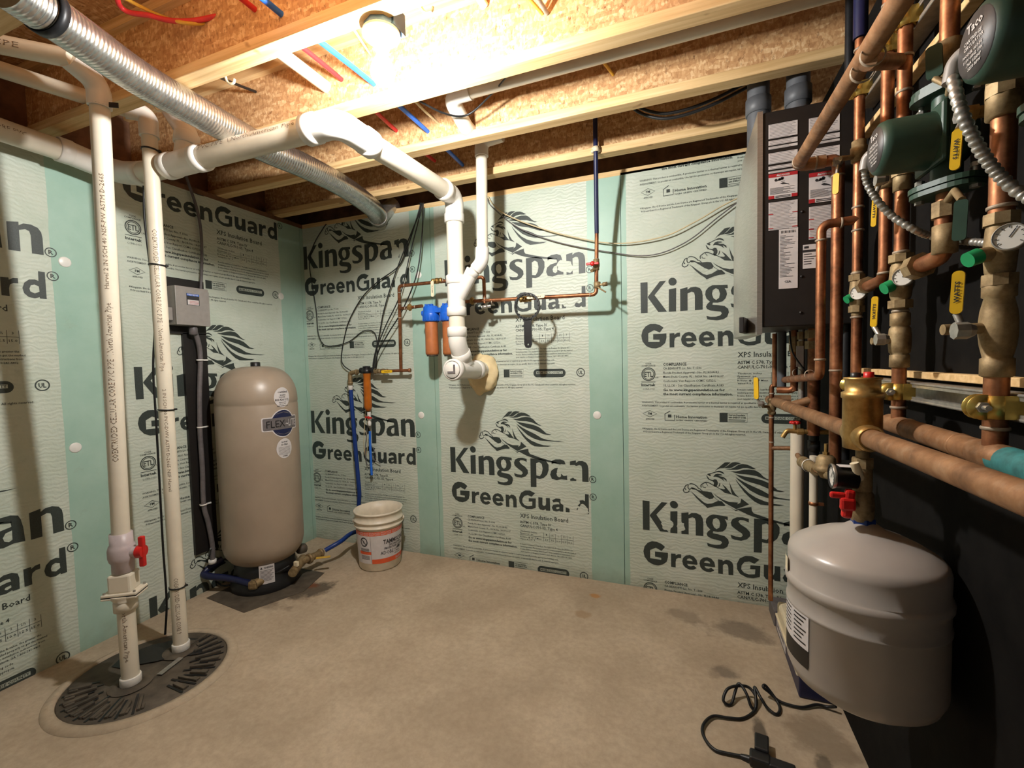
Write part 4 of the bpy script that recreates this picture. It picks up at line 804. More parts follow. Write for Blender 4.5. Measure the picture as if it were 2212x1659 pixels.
# twin filter
fc1 = W(931, 676, D_); fc2 = fc1+xd*.122+Vector((0, 0, -.004))
t = thing('water_filter', fc1+Vector((.06, 0, -.2)), 'twin cartridge water filter with blue heads and rusty brown bowls', 'water filter')
mb = MB()
for c in (fc1, fc2):
    mb.lathe([(.0, .042), (.036, .042), (.046, .036), (.048, .0), (.050, -.002), (.052, -.010), (.050, -.05), (.044, -.056), (.0, -.056)], c, (0, 0, 1), 28)
    for k in range(3): mb.box(c+Vector((-.02+.02*k, -.02, .046)), (.012, .02, .012), None, .002)
    for k in range(16): a = 2*PI*k/16; mb.box(c+Vector((math.cos(a)*.0505, math.sin(a)*.0505, -.03)), (.005, .005, .04), Matrix.Rotation(a, 3, 'Z'))
mb.bx(fc1.x+.02, fc2.x-.02, fc1.y-.028, fc1.y+.028, fc1.z-.004, fc1.z+.026, .004); mb.cyl(fc1-xd*.06, fc1-xd*.03, .018).cyl(fc2+xd*.03, fc2+xd*.06, .018)
mb.build('head', 'blue', t)
for c in (fc1, fc2):
    s_ = MB().lathe([(.0395, -.056), (.039, -.10), (.041, -.24), (.040, -.252), (.034, -.258), (0, -.259)], c, (0, 0, 1), 28).build('bowl', 'amber', t)
    MB().lathe([(.0345, -.2575), (.033, -.266), (0, -.267)], c, (0, 0, 1), 24).build('bowl_foot', 'rubber', s_)
# wrench
t = thing('filter_wrench', W(1143, 750, .225), 'black plastic filter wrench hanging from the copper line', 'wrench')
wc = W(1140, 662, .225); ho = ring(0, 0, .074, 40); hi = ring(0, 0, .066, 40)
mb = MB().prism(ho, wc, (1, 0, 0), (0, 0, 1), .018, [hi])
for k in range(18): a = 2*PI*k/18; mb.box(wc+Vector((math.cos(a)*.0655, -.009, math.sin(a)*.0655)), (.008, .018, .006), Matrix.Rotation(-a, 3, 'Y'))
mb.build('ring', 'black', t)
hz = W(1143, 752, .225).z-wc.z
q = [(-.030, -.066), (-.020, -.085), (-.0215, -.10), (-.0215, hz+.02), (-.013, hz+.003), (0, hz), (.013, hz+.003), (.0215, hz+.02), (.0215, -.10), (.020, -.085), (.030, -.066)]
MB().prism(q[::-1], wc, (1, 0, 0), (0, 0, 1), .012, [[(x*.0055+.0, y*.0055+hz+.02) for x, y in ring(0, 0, 1, 12)]]).build('handle', 'black', t)
# spin-down sediment filter on the lower left
B_ = .06
t = thing('sediment_filter', W(793, 885, B_), 'small amber sediment filter with red drain valve on the back wall', 'water filter')
sc_ = W(792, 800, B_)
MB().lathe([(.032, -.02), (.034, -.018), (.034, .004), (.026, .010), (.026, .028), (0, .030)], sc_, (0, 0, 1), 24).cyl(sc_-xd*.05, sc_+xd*.05, .020).build('head', 'black', t)
zb0 = W(793, 884, B_).z-sc_.z
MB().lathe([(.030, -.02), (.026, -.03), (.024, -.05), (.026, -.12), (.0265, zb0+.03), (.027, zb0+.012), (.021, zb0+.004), (.017, zb0-.012), (0, zb0-.013)], sc_, (0, 0, 1), 24).build('bowl', 'amber_clear', t)
vt = W(797, 890, B_); vb_ = W(799, 932, B_)
v = MB().lathe([(.013, 0), (.013, .03), (.011, .034), (.014, .040), (.014, .055), (.009, .06), (.013, .07), (.013, .085), (.009, .095)], vt, vb_-vt, 14).build('drain_valve', 'white', t)
MB().box(W(796, 902, B_+.02), (.055, .008, .010), Matrix.Rotation(.1, 3, 'Y'), .002).ball(W(796, 902, B_+.022), .011, (1, .6, 1), 10).build('handle', 'red', v)
MB().tube(spline([vb_, W(800, 970, B_-.01), W(803, 1026, B_-.015)]), .0085, 12).build('drain_tube', 'blue_bright', t)
t = thing('water_line', W(830, 803, B_), 'short copper line with yellow valve handle beside the sediment filter', 'copper pipe')
a_, b_ = W(812, 802, B_), W(886, 800, B_)
MB().tube([a_, b_], RC, 14).lathe([(RC, -.012), (.014, -.01), (.014, .002), (0, .003)], b_, b_-a_, 14).build('pipe', 'copper', t)
mb = ballv(W(828, 802, B_), xd, RC, .075); mb.lathe([(.012, -.01), (.018, -.008), (.018, .01), (.014, .012), (.018, .014), (.018, .022)], W(812, 802, B_), xd, 10, smooth=False); v = mb.cyl(W(828, 802, B_), W(828, 802, B_+.03), .006).build('valve', 'brass_dull', t)
lever(v, W(824, 803, B_+.033), xd, (0, -1, 0), .088, .018, 'yellow', 'OFF-ON')
e_ = W(756, 806, B_); mb = MB().tube(fillet([W(774, 803, B_), e_, W(757, 832, B_)], .02), .0155, 14); mb.lathe([(.018, -.006), (.021, -.005), (.021, .006), (.018, .008)], W(770, 804, B_), xd, 8, smooth=False).lathe([(.016, -.006), (.018, -.005), (.018, .006), (.016, .008)], W(757, 828, B_), (0, 0, 1), 12); mb.build('elbow', 'brass_dull', t)
MB().lathe([(.017, 0), (.017, -.028), (.013, -.03)], W(757, 833, B_), (0, 0, 1), 16).build('collar', 'white', t)
tag(MB().tube(spline([W(757, 834, B_), W(762, 900, B_), W(769, 980, B_), W(776, 1060, B_), W(780.5, 1105, B_-.01), Vector((.70, -.048, .22)), Vector((.685, -.062, .155)), P(768, 1149, 1, -.13), P(735, 1170, 1, -.30), F(702, 1189, .115)], 8), .0145, 14).build('blue_pipe', 'blue_pipe'), 'long blue pipe running down the back wall behind the bucket to the tank', 'pipe')
# cables on the wall
def cz(pts, r, mat_, lb, off=.012, name='cable'):
    return tag(MB().tube(spline([W(x, y, off+(.0 if len(p) < 3 else p[2])) for p in pts for x, y in (p[:2],)], 7), r, 8).build(name, mat_), lb, 'cable')
K4 = lambda pts, o=620, s_=4.424: [(o+x/s_, 400+y/s_) for x, y in pts]
cz(K4([(1265, 170), (1265, 225), (1150, 600), (1060, 780), (870, 920), (720, 1070), (600, 1280), (550, 1450), (520, 1640), (540, 1720), (610, 1775)]), .0038, 'cable', 'leftmost-swinging black cable of the bundle hanging on the back wall', .03)
cz(K4([(1275, 170), (1275, 240), (1190, 450), (1040, 830), (930, 1180), (880, 1440), (830, 1659), (820, 1750)]), .0038, 'cable', 'black cable of the back-wall bundle hanging second from the left at mid height', .05)
cz(K4([(1284, 170), (1280, 240), (1180, 640), (1080, 1050), (940, 1350), (860, 1560), (835, 1700), (828, 1755)]), .0038, 'cable', 'black cable of the back-wall bundle crossing just right of the copper elbow', .07)
cz(K4([(1300, 170), (1300, 230), (1290, 480), (1240, 850), (1110, 1180), (960, 1430), (870, 1600), (842, 1750)]), .0042, 'cable', 'black cable of the back-wall bundle that hangs nearest the blue filter', .09)
cz(K4([(375, 372), (340, 420), (250, 580), (215, 750), (240, 950), (280, 1200), (300, 1420), (360, 1530), (480, 1530), (600, 1490), (720, 1400), (800, 1390), (850, 1440), (862, 1600), (850, 1760)]), .0034, 'cable', 'black cable looping from the ceiling corner across the left print on the back wall', .015)
cz([(797, 905), (792, 940), (789, 975), (795, 1005), (812, 985), (800, 960), (806, 990), (822, 1002)], .0026, 'conduit_grey', 'loose grey wire tail hanging below the sediment filter', .02)
cz([(791, 880), (787, 930), (786, 960), (790, 985), (794, 960), (790, 930)], .0026, 'beige_cable', 'small coil of pale wire beside the sediment filter drain', .012)
cz([(1054, 424), (1064, 440), (1090, 462), (1150, 487), (1230, 510), (1330, 526), (1430, 512), (1500, 480), (1560, 445), (1600, 425)], .0036, 'beige_cable', 'beige cable sagging across the back wall to the boiler, upper one', .03)
cz([(1054, 428), (1062, 446), (1120, 492), (1200, 522), (1300, 542), (1400, 552), (1480, 524), (1550, 470), (1600, 432)], .0030, 'conduit_grey', 'thin grey cable sagging across the back wall to the boiler, lower one', .02)
# ------------------------------------------------------------------ ceiling runs
def run(pts, r, mat_, lb, cat, name, grp=None, seg=14): return tag(MB().tube(pts, r, seg).build(name, mat_), lb, cat, grp)
t = thing('drain_pipe', (2.4, -.82, 2.43), 'grey-white drain pipe running along the rear joists above the stack', 'drain pipe')
ga = Vector((1.70, -.83, 2.445)); MB().tube([Vector((3.16, -.83, 2.455)), Vector((1.76, -.83, 2.446))], .029, 22).build('pipe', 'pvc', t)
mb = MB().tube(fillet([Vector((1.80, -.83, 2.446)), ga, Vector((1.69, -.665, 2.40)), Vector((1.69, -.627, 2.40))], .05, 8), .0345, 22); mb.build('elbow', 'pvc_fit', t)
run([Vector((1.222, -1.426, 2.487)), Vector((1.222, -1.035, 2.487))], .024, 'pvc', 'short white pipe through the joists left of the bulb', 'pipe', 'pvc_pipe', None, 20)
def pex(x, z, r, mat_, lb, name, ys):
    tag(MB().tube(spline([Vector((x+dx, y, z+dz)) for dx, y, dz in ys], 6), r, 12).build(name, mat_), lb, 'pipe')
pr = P(738, 172, 1, -1.034); pb = P(808, 182, 1, -1.034)
pr2 = P(857, 283, 1, -.62); pb2 = P(925, 285, 1, -.62); pb3 = P(1000, 357, 1, -.215); pf = P(607, 30, 1, -1.44)
pex(0, 0, .0095, 'red_pipe', 'red pipe through the joists beside the short white pipe', 'red_pipe', [(pr.x, -1.86, pr.z), (pr.x, -1.4, pr.z), (pr.x, -1.034, pr.z), (pr2.x, -.62, pr2.z), (pr2.x, -.25, pr2.z)])
pex(0, 0, .0100, 'blue_bright', 'blue pipe through the joists just left of the bulb', 'blue_pipe', [(pf.x, -1.86, pf.z), (pf.x, -1.44, pf.z), (pb.x-.02, -1.34, pb.z), (pb.x, -1.034, pb.z), (pb2.x, -.62, pb2.z), (pb3.x, -.215, pb3.z)])
wv = P(948, 268, 1, -.62); tag(MB().tube(spline([Vector((wv.x-.03, -1.0, wv.z+.05)), Vector((wv.x, -.8, wv.z-.0)), wv]), .006, 10).build('wire', 'beige_cable'), 'white wire crossing the joist bay right of the blue pipe', 'cable')
tag(MB().tube(spline([P(*q) for q in ((895, 212, 1, -.99), (960, 245, 1, -.85), (1010, 248, 1, -.76), (1060, 205, 1, -.80), (1095, 165, 1, -.90))]), .0042, 8).build('cable', 'cable'), 'thin black cable drooping in front of the overhead grey pipe elbow', 'cable')
tag(MB().tube(spline([P(450, 156, 1, -1.37), P(500, 178, 1, -1.2), P(552, 198, 1, -1.036)]), .006, 8).build('cable', 'cable'), 'black cable stub entering the joist web left of the white pipe', 'cable')
tag(MB().tube(spline([P(748, 38, 1, -1.36), P(775, 80, 1, -1.2), P(800, 118, 1, -1.036)]), .005, 8).build('cable', 'beige_cable'), 'beige lamp cable running from the bulb fixture into the joist', 'cable')
tag(MB().tube(spline([Vector((1.43, -1.85, 2.56)), P(252, -6, 2, 2.56), P(330, 35, 2, 2.53), P(400, 46, 2, 2.52), P(480, 32, 2, 2.54), P(560, 2, 2, 2.56)]), .0085, 10).build('red_pipe', 'red_pipe'), 'red pipe looping high between the joists at upper left', 'pipe')
tag(MB().tube(spline([P(262, -8, 2, 2.575), P(336, 30, 2, 2.55), P(402, 50, 2, 2.51), P(470, 46, 2, 2.54), P(560, 22, 2, 2.56)]), .006, 10).build('yellow_cable', 'yellow_cable'), 'yellow cable hanging with the red pipe loop at upper left', 'cable')
tag(MB().tube(spline([P(1128, -20, 1, -1.12), P(1150, 5, 1, -1.08), P(1172, 30, 1, -1.034)]), .006, 10).build('yellow_cable', 'yellow_cable'), 'yellow cable entering the bright joist web right of the bulb', 'cable')
tag(MB().tube(spline([P(1150, -20, 1, -1.12), P(1165, 2, 1, -1.08), P(1182, 30, 1, -1.034)]), .008, 10).build('armoured_cable', 'galv'), 'metal armoured cable beside the yellow cable right of the bulb', 'cable')
tag(MB().tube(spline([P(1298, 128, 1, -.72), P(1312, 145, 1, -.67), P(1325, 162, 1, -.622)]), .006, 10).build('cable', 'yellow_cable'), 'yellow cable entering the second joist web above the blue riser', 'cable')
for k, (dy, lb) in enumerate(((0, 'lower black cable of the pair under the joist left of the flue'), (-11, 'upper black cable of the pair under the joist left of the flue'))):
    tag(MB().tube(spline([P(x, y+dy, 1, -.46) for x, y in ((1362, 228), (1385, 245), (1430, 256), (1480, 248), (1540, 226), (1600, 196), (1625, 182))]), .0065, 10).build('cable', 'cable'), lb, 'cable')
tag(MB().tube([P(1034, -12, 1, -1.034)+Vector((-.02, -.14, .02)), P(1048, 14, 1, -1.034)], .015, 16).build('pvc_pipe', 'cream'), 'cream pipe stub in the hole of the bright joist at the top edge', 'pipe')
for (x, y, yy), lb in zip(((1180, 22, -1.0336), (484, 168, -1.40), (330, 228, -1.40), (905, 12, -1.40)), ('cream hook on the joist by the armoured cable', 'cream hook below the bulb joist near the black cable stub', 'cream hook by the silver duct on the bulb joist', 'cream hook on the bulb joist right of the lampholder')):
    o = P(x, y, 1, yy+.004)
    if yy < -1.1: mb = MB().tube(spline([o+Vector((0, 0, .03)), o+Vector((.004, .004, 0)), o+Vector((.016, .006, -.02)), o+Vector((.036, .008, -.022)), o+Vector((.042, .008, -.010))]), .0045, 8)
    else: continue
    tag(mb.build('pipe_hook', 'cream'), lb, 'hook', 'plastic pipe hooks on the joists')
# ------------------------------------------------------------------ boiler and right wall
XW = 3.17; XR = 3.11
def yz(px, py, x=XR): q = P(px, py, 0, x); return q.y, q.z
NB = -.83
t = thing('boiler', (3.0, -.6, 1.39), 'wall-hung boiler with bulging steel front and black side full of labels', 'boiler')
MB().bx(2.885, 3.168, -.828, -.385, 1.402, 2.122, .004).build('cabinet', 'panel', t)
vs = []; fs = []; nu, nv = 16, 10; z0, z1 = 1.378, 2.126
def bul(u, v): return 2.868-(.050*(1-max(0, (v-.55)/.45)**1.6))*math.sin(PI*min(1, u*1.0))**.8
for side in (0, 1):
    for j in range(nv+1):
        for i in range(nu+1):
            u, v = i/nu, j/nv; vs.append((bul(u, v) if side == 0 else 2.884, -.832+.452*u, z0+(z1-z0)*v))
n_ = (nu+1)*(nv+1); ix = lambda s, j, i: s*n_+j*(nu+1)+i
for j in range(nv):
    for i in range(nu): fs.append((ix(0, j, i+1), ix(0, j, i), ix(0, j+1, i), ix(0, j+1, i+1)))
fr = MB().add(vs, fs, True)
ed = []
for j in range(nv): ed += [(ix(0, j, 0), ix(1, j, 0), ix(1, j+1, 0), ix(0, j+1, 0)), (ix(1, j, nu), ix(0, j, nu), ix(0, j+1, nu), ix(1, j+1, nu))]
for i in range(nu): ed += [(ix(0, 0, i+1), ix(1, 0, i+1), ix(1, 0, i), ix(0, 0, i)), (ix(0, nv, i), ix(1, nv, i), ix(1, nv, i+1), ix(0, nv, i+1))]
fr.add(vs, ed); cv = fr.build('front_cover', 'steel', t)
cp = P(1606, 704, 0, 2.832); rz_ = Matrix.Rotation(-.25, 3, 'Z')
MB().box(Vector((2.835, cp.y, cp.z)), (.016, .13, .055), rz_, .003).build('control_panel', 'panel', cv)
m_ = MB().box(Vector((2.8262, cp.y+.01, cp.z+.004)), (.002, .032, .026), rz_); m_.build('display', 'paper', cv)
NBX = lambda px, py: P(px, py, 1, NB)
def sticker(x0, x1, yl0, yl1, yr0, yr1, kind='text', hl=None):
    """label on the near side between two pixel columns"""
    a, b = NBX(x0, yl1), NBX(x1, yr0); ax = Vector((1, 0, 0)); ay = Vector((0, 0, 1)); w = b.x-a.x; z0_ = NBX((x0+x1)/2, (yl1+yr1)/2).z; z1_ = NBX((x0+x1)/2, (yl0+yr0)/2).z; h = z1_-z0_; o = Vector((a.x, NB+.0018, z0_))
    q = lambda mb, xa, xb, za, zb, k: mb.prism(rect(w*xa, w*xb, h*za, h*zb), o+Vector((0, -.0004*k-.0016, 0)), ax, ay, .0002)
    mb = MB(); q(mb, 0, 1, 0, 1, 0)
    rr = random.Random(int(x0+yl0))
    if kind == 'danger':
        mb.mat(2); q(mb, 0, 1, .86, 1, 1); q(mb, 0, .2, 0, .13, 1); q(mb, .8, 1, 0, .13, 1); mb.mat(1)
        for cx, cz, r in ((.26, .74, .055), (.38, .75, .05), (.47, .79, .055)): mb.prism(shp(w*cx, h*cz, w*r, w*r, 12), o+Vector((0, -.0022, 0)), ax, ay, .0002)
        mb.prism([(w*.30, h*.70), (w*.5, h*.72), (w*.54, h*.80), (w*.36, h*.77)], o+Vector((0, -.0022, 0)), ax, ay, .0002)
        mb.prism([(w*.40, h*.58), (w*.48, h*.54), (w*.62, h*.53), (w*.72, h*.49), (w*.70, h*.53), (w*.58, h*.59), (w*.50, h*.62)], o+Vector((0, -.0022, 0)), ax, ay, .0002)
        put_text(mb, 'HOT', o+Vector((w*.44, -.0024, h*.64)), ax, ay, w*.12, h*.04, .02)
        for i in range(8): q(mb, .05, .5+.45*rr.random(), .42-.034*i, .432-.034*i, 1.5)
        for i in range(2): q(mb, .24, .76, .03+.05*i, .055+.05*i, 1.5)
        mb.mat(0); put_text(mb, '\u25b2DANGER', o+Vector((w*.32, -.0026, h*.89)), ax, ay, w*.42, h*.07, .02); mb.prism([(w*.27, h*.89), (w*.35, h*.89), (w*.31, h*.97)], o+Vector((0, -.0026, 0)), ax, ay, .0002)
    elif kind == 'plate':
        mb.mat(1)
        for i in range(12): q(mb, .12+.065*i, .12+.065*i+.02+.02*(i % 3 == 0), .925, .965, 1)
        for i in range(30): q(mb, .06, .25+.65*rr.random(), .88-.0235*i, .887-.0235*i, 1)
        put_text(mb, 'CSA', o+Vector((w*.3, -.0024, h*.10)), ax, ay, w*.35, h*.035, .02)
    elif kind == 'notice':
        mb.mat(1); q(mb, 0, 1, .68, .78, 1); q(mb, .06, .28, .84, .93, 1)
        for i in range(5): q(mb, .05, .4+.5*rr.random(), .58-.1*i, .61-.1*i, 1)
    else:
        mb.mat(1); n_l = max(2, int(h/.0046))
        for i in range(n_l): q(mb, .04, .7+.27*rr.random(), 1-(i+.66)/n_l, 1-(i+.40)/n_l, 1)
        if kind == 'redline':
            mb.mat(2)
            for zf in hl: q(mb, 0, .16, zf, zf+.03, 2); q(mb, .82, 1, zf, zf+.03, 2)
    mb.build('label', ['paper', 'grey_ink' if kind in ('text', 'redline') else 'text', 'redink'], t)
C1 = (1660, 1723)
for a, b, c, d, k, hl in ((270, 301, 259, 290, 'text', 0), (305, 315, 295, 305, 'text', 0), (318, 323, 308, 314, 'text', 0), (332, 355, 322, 346, 'text', 0), (359, 366, 352, 359, 'text', 0), (370, 374, 363, 368, 'text', 0), (376, 430, 370, 424, 'danger', 0), (438, 498, 431, 492, 'redline', (.05, .56))): sticker(*C1, a, b, c, d, k, hl)
C2 = (1747, 1814)
for a, b, c, d, k, hl in ((255, 291, 246, 283, 'text', 0), (296, 306, 286, 297, 'text', 0), (308, 313, 300, 305, 'text', 0), (322, 349, 314, 343, 'text', 0), (374, 439, 366, 432, 'danger', 0), (447, 517, 440, 512, 'redline', (.04, .3, .6))): sticker(*C2, a, b, c, d, k, hl)
sticker(1682, 1724, 494, 624, 492, 622, 'plate'); sticker(1734, 1780, 529, 581, 525, 577, 'notice')
s_ = MB()
for x, y in ((1733, 457), (1732, 597), (1730, 675)):
    MB().lathe([(0, 0), (.005, -.0), (.004, .002), (0, .003)], NBX(x, y)+Vector((0, .001, 0)), (0, -1, 0), 10).build('screw', 'panel', t)
for x, yy, lb in ((1638, -.50, 'left grey flue pipe rising from the boiler into the joists'), (1724, -.52, 'right grey flue pipe rising from the boiler into the joists')):
    q = P(x, 215, 1, yy); tag(MB().cyl((q.x, yy, 2.12), (q.x, yy, 2.64), .040, seg=26).lathe([(.041, 2.27), (.046, 2.271), (.046, 2.33), (.041, 2.331)], (q.x, yy, 0), (0, 0, 1), 26, caps=False).build('flue_pipe', 'pvc_grey'), lb, 'flue pipe', 'grey flues above the boiler')
# ---- struts, battens, clamps
for x0, x1, z, nm, lb in ((3.158, XW, 1.250, 'wood_batten', 'lower wooden batten on the black wall behind the copper risers'), (3.155, XW, yz(2060, 60, 3.16)[1], 'wood_batten', 'upper wooden batten on the black wall behind the copper risers')):
    tag(MB().bx(x0-.012, x1, -2.4, -.86, z-.008, z+.008, .002).build(nm, 'spruce'), lb, 'wood batten', 'battens on the black wall')
zs1 = yz(2080, 862, 3.135)[1]; zs2 = yz(1905, 170, 3.135)[1]+.02
for z, lb in ((zs1, 'lower slotted steel channel carrying the copper risers'), (zs2, 'upper slotted steel channel carrying the copper risers')):
    mb = MB().bx(3.166, 3.169, -2.3, -.90, z-.021, z+.021)
    for sg in (-1, 1): mb.bx(3.128, 3.169, -2.3, -.90, z+sg*.021-.0013, z+sg*.021+.0013).bx(3.128, 3.1306, -2.3, -.90, z+sg*.021-(.010 if sg > 0 else 0), z+sg*.021+(0 if sg > 0 else .010)); mb.tube([(3.1292, -2.3, z+sg*.0195), (3.1292, -.90, z+sg*.0195)], .0032, 8)
    tag(mb.build('steel_channel', 'galv'), lb, 'steel channel', 'steel channels on the black wall')
YE, YF, YG, YH, YI = yz(1853, 500)[0], yz(1914, 400)[0], yz(1946, 600)[0], yz(2043, 430)[0], yz(2158, 640)[0]
YD = yz(1808, 600)[0]
def clamp(y, z, r, lb):
    t = thing('pipe_clamp', (XR, y, z), lb, 'pipe clamp', 'gold pipe clamps on the channels'); h = .019
    mb = MB().lathe([(r+.0005, -h), (r+.003, -h), (r+.003, h), (r+.0005, h)], (XR, y, z), (0, 0, 1), 22, caps=False)
    mb.bx(XR+.002, 3.135, y-r-.003, y-r-.0005, z-h, z+h).bx(XR+.002, 3.135, y+r+.0005, y+r+.003, z-h, z+h)
    mb.lathe([(0, -.0015), (.021, -.0015), (.021, .0015), (0, .0015)], (XR-r-.004, y-.010, z), (0, 1, 0), 18); mb.lathe([(0, -.0015), (.021, -.0015), (.021, .0015), (0, .0015)], (XR-r-.004, y+.004, z), (0, 1, 0), 18)
    mb.build('strap', 'gold', t); MB().cyl((XR-r-.006, y-.030, z), (XR-r-.006, y+.012, z), .0045, seg=8).lathe([(.009, -.018), (.009, -.011)], (XR-r-.006, y, z), (0, 1, 0), 6, smooth=False).build('bolt', 'galv', t)
RR = .0142
def hexn(mb, c, r, h, d=(0, 0, 1)): mb.lathe([(r*.8, -h/2), (r, -h/2), (r, h/2), (r*.8, h/2)], c, d, 8, smooth=False)
def sold(t, pts):
    for c, d, r in pts: mb = MB(); rings(mb, c, d, r); mb.build('solder_joint', 'solder', t)
def V(y, z, x=XR): return Vector((x, y, z))
def zat(px, py, y): return P(px, py, 1, y).z
def gauge(t, c, n, r, dp):
    n = Vector(n).normalized(); g = MB().lathe([(r*.3, -dp), (r*.7, -dp), (r, -dp*.6), (r, 0), (r*.92, .004), (r*.88, .001), (0, .001)], c, n, 26).build('gauge', 'galv', t)
    f = MB().lathe([(0, .0016), (r*.87, .0014)], c, n, 26, caps=False); f.mat(1); a, b = frame(n)
    f.prism(rect(-r*.05, r*.62, -r*.035, r*.035), Vector(c)+n*.0022, (a*.5+b*.86), (b*.5-a*.86), .0004)
    for k in range(9): an = -.6+k*.55; dd_ = a*math.cos(an)+b*math.sin(an); ss_ = n.cross(dd_); f.prism(rect(r*.64, r*.78, -r*.03, r*.03), Vector(c)+n*.0022, dd_, ss_, .0004)
    f.build('dial', ['glass', 'text'], g); return g
def gripv(t, c, grip0, grip1, w, txt='WATTS', mat_='yellow'):
    """ball valve lever: nut at c, bent steel arm to a flat grip"""
    c, g0, g1 = Vector(c), Vector(grip0), Vector(grip1); h = MB().tube([c, lerp(c, g0, .35), g0], .005, 8).lathe([(0, -.012), (.013, -.012), (.013, .004), (.009, .012), (0, .012)], c, (1, 0, 0), 8, smooth=False).build('lever', 'galv', t)
    d = (g1-g0).normalized(); nn = (CAM-g0); nn = (nn-d*nn.dot(d)); nn = Vector((-.55, -.83, 0)); s_ = nn.cross(d).normalized(); ln = (g1-g0).length
    MB().prism(rrect(0, ln, -w/2, w/2, w*.45), g0, d, s_, -.006 if d.cross(s_).dot(nn) < 0 else .006).build('grip', mat_, h)
    if txt:
        m2 = MB(); f_ = 1 if d.cross(s_).dot(nn) > 0 else -1; put_text(m2, txt, g0+nn.normalized()*.0068+d*ln*.25-s_*f_*w*.2, d, s_*f_, ln*.5, w*.42, .03); m2.build('marking', 'text', h)
def mixval(t, y, z, k, sl0, sl1, gp):
    """tempering valve body with unions above and below, ports either side and a dial"""
    mb = MB().lathe([(.015*k, -.07), (.017*k, -.06), (.017*k, -.045), (.021*k, -.035), (.024*k, 0), (.021*k, .035), (.017*k, .045), (.017*k, .06), (.015*k, .07)], V(y, z), (0, 0, 1), 20)
    hexn(mb, V(y, z+.056*k), .026*k, .018); hexn(mb, V(y, z-.056*k), .026*k, .018)
    a_, b_ = P(*sl0, 1, y-.008), P(*sl1, 1, y-.012)
    mb.cyl(V(y, z-.004), a_, .0155*k, .0135*k); b = mb.build('mixing_valve', 'brass_dull', t)
    MB().cyl(a_, b_, .0150*k, .0142*k).build('green_sleeve', 'green_tag', b)
    gc = P(*gp, 1, y-.058); gauge(t, gc, (-.62, -.78, 0), .0205, .016); MB().cyl(V(y, z), gc+Vector((.010, .013, 0)), .008).build('gauge_stem', 'brass_dull', t)
def slimv(c, r, ln):
    mb = MB(); mb.lathe([(r+.001, -ln/2), (r+.005, -ln/2+.002), (r+.005, -ln/2+.03), (r+.002, -ln/2+.032), (r+.006, -.028), (r+.0075, -.012), (r+.0075, .012), (r+.006, .028), (r+.002, ln/2-.032), (r+.005, ln/2-.03), (r+.005, ln/2-.002), (r+.001, ln/2)], c, (0, 0, 1), 22); return mb
# riser e : leftmost with tempering valve
GR = 'copper risers on the black wall'
t = thing('copper_riser', V(YE, 1.2), 'copper riser with blue sleeve top, small dial valve low down, beside the black pipe', 'copper pipe', GR)
Z = lambda py, y=YE: P({YE: 1854, YF: 1914, YG: 1947, YH: 2043, YI: 2158, YD: 1808}[y], py, 1, y).z
MB().tube([V(YE, Z(86)), V(YE, Z(820))], RR-.001, 16).build('pipe', 'copper', t)
MB().tube([V(YE, 2.64), V(YE, Z(84))], RR+.0035, 16).build('blue_sleeve', 'navy', t)
mb = MB().lathe([(RR, -.03), (.019, -.028), (.019, -.012), (.021, -.01), (.021, .012), (.018, .014), (.018, .03), (RR, .032)], V(YE, Z(328)), (0, 0, 1), 16); mb.cyl(V(YE, Z(338)), V(YE-.02, Z(342), XR-.05), .007); mb.build('drain_tee', 'brass_dull', t)
mixval(t, YE, Z(634), .82, (1838, 643), (1828, 648), (1854, 632)); sold(t, [(V(YE, Z(q)), (0, 0, 1), RR) for q in (108, 448, 498, 590, 685)])
# loop c
xc = P(1773, 600, 1, YE).x; zt_ = Z(474); zl = P(1770, 812, 1, YE).z
ya2 = -.31; xa = P(1668, 830, 1, ya2).x
MB().tube(fillet([V(YE, zt_), V(YE, zt_-.004, xc), V(YE, zl, xc), V(ya2, P(1690, 822, 1, ya2).z, xc+.005)], .024, 8), RR-.001, 16).build('side_loop', 'copper', t)
sold(t, [(V(YE, zt_-.004, lerp((XR, 0, 0), (xc, 0, 0), .45).x), (1, 0, 0), RR), (V(YE, zt_-.05, xc), (0, 0, 1), RR), (V(YE, zl+.05, xc), (0, 0, 1), RR), (V(YE+.12, zl, xc), (0, 1, 0), RR), (V(YE+.30, zl, xc), (0, 1, 0), RR)])
# riser f
t = thing('copper_riser', V(YF, 1.6), 'copper riser that bends into the left dial valve under the lower green pump', 'copper pipe', GR)
MB().tube(fillet([V(YF, 2.62), V(YF, Z(602, YF)), V(YE, Z(628), XR)], .03, 8), RR-.0005, 16).build('pipe', 'copper', t)
sold(t, [(V(YF, Z(q, YF)), (0, 0, 1), RR) for q in (12, 590)]); mb = MB(); hexn(mb, V(YE-.07, Z(624)), .023, .025, (0, 1, 0)); mb.build('union', 'brass_dull', t)
v = ballv(V(YF, Z(372, YF)), (0, 0, 1), RR, .085, 'brass').cyl(V(YF, Z(372, YF)), V(YF, Z(372, YF), XR-.04), .008).build('valve', 'brass_dull', t)
gripv(v, P(1904, 388, 0, XR-.05), P(1892, 418, 0, XR-.055), P(1888, 490, 0, XR-.055), .010, 'WATTS')
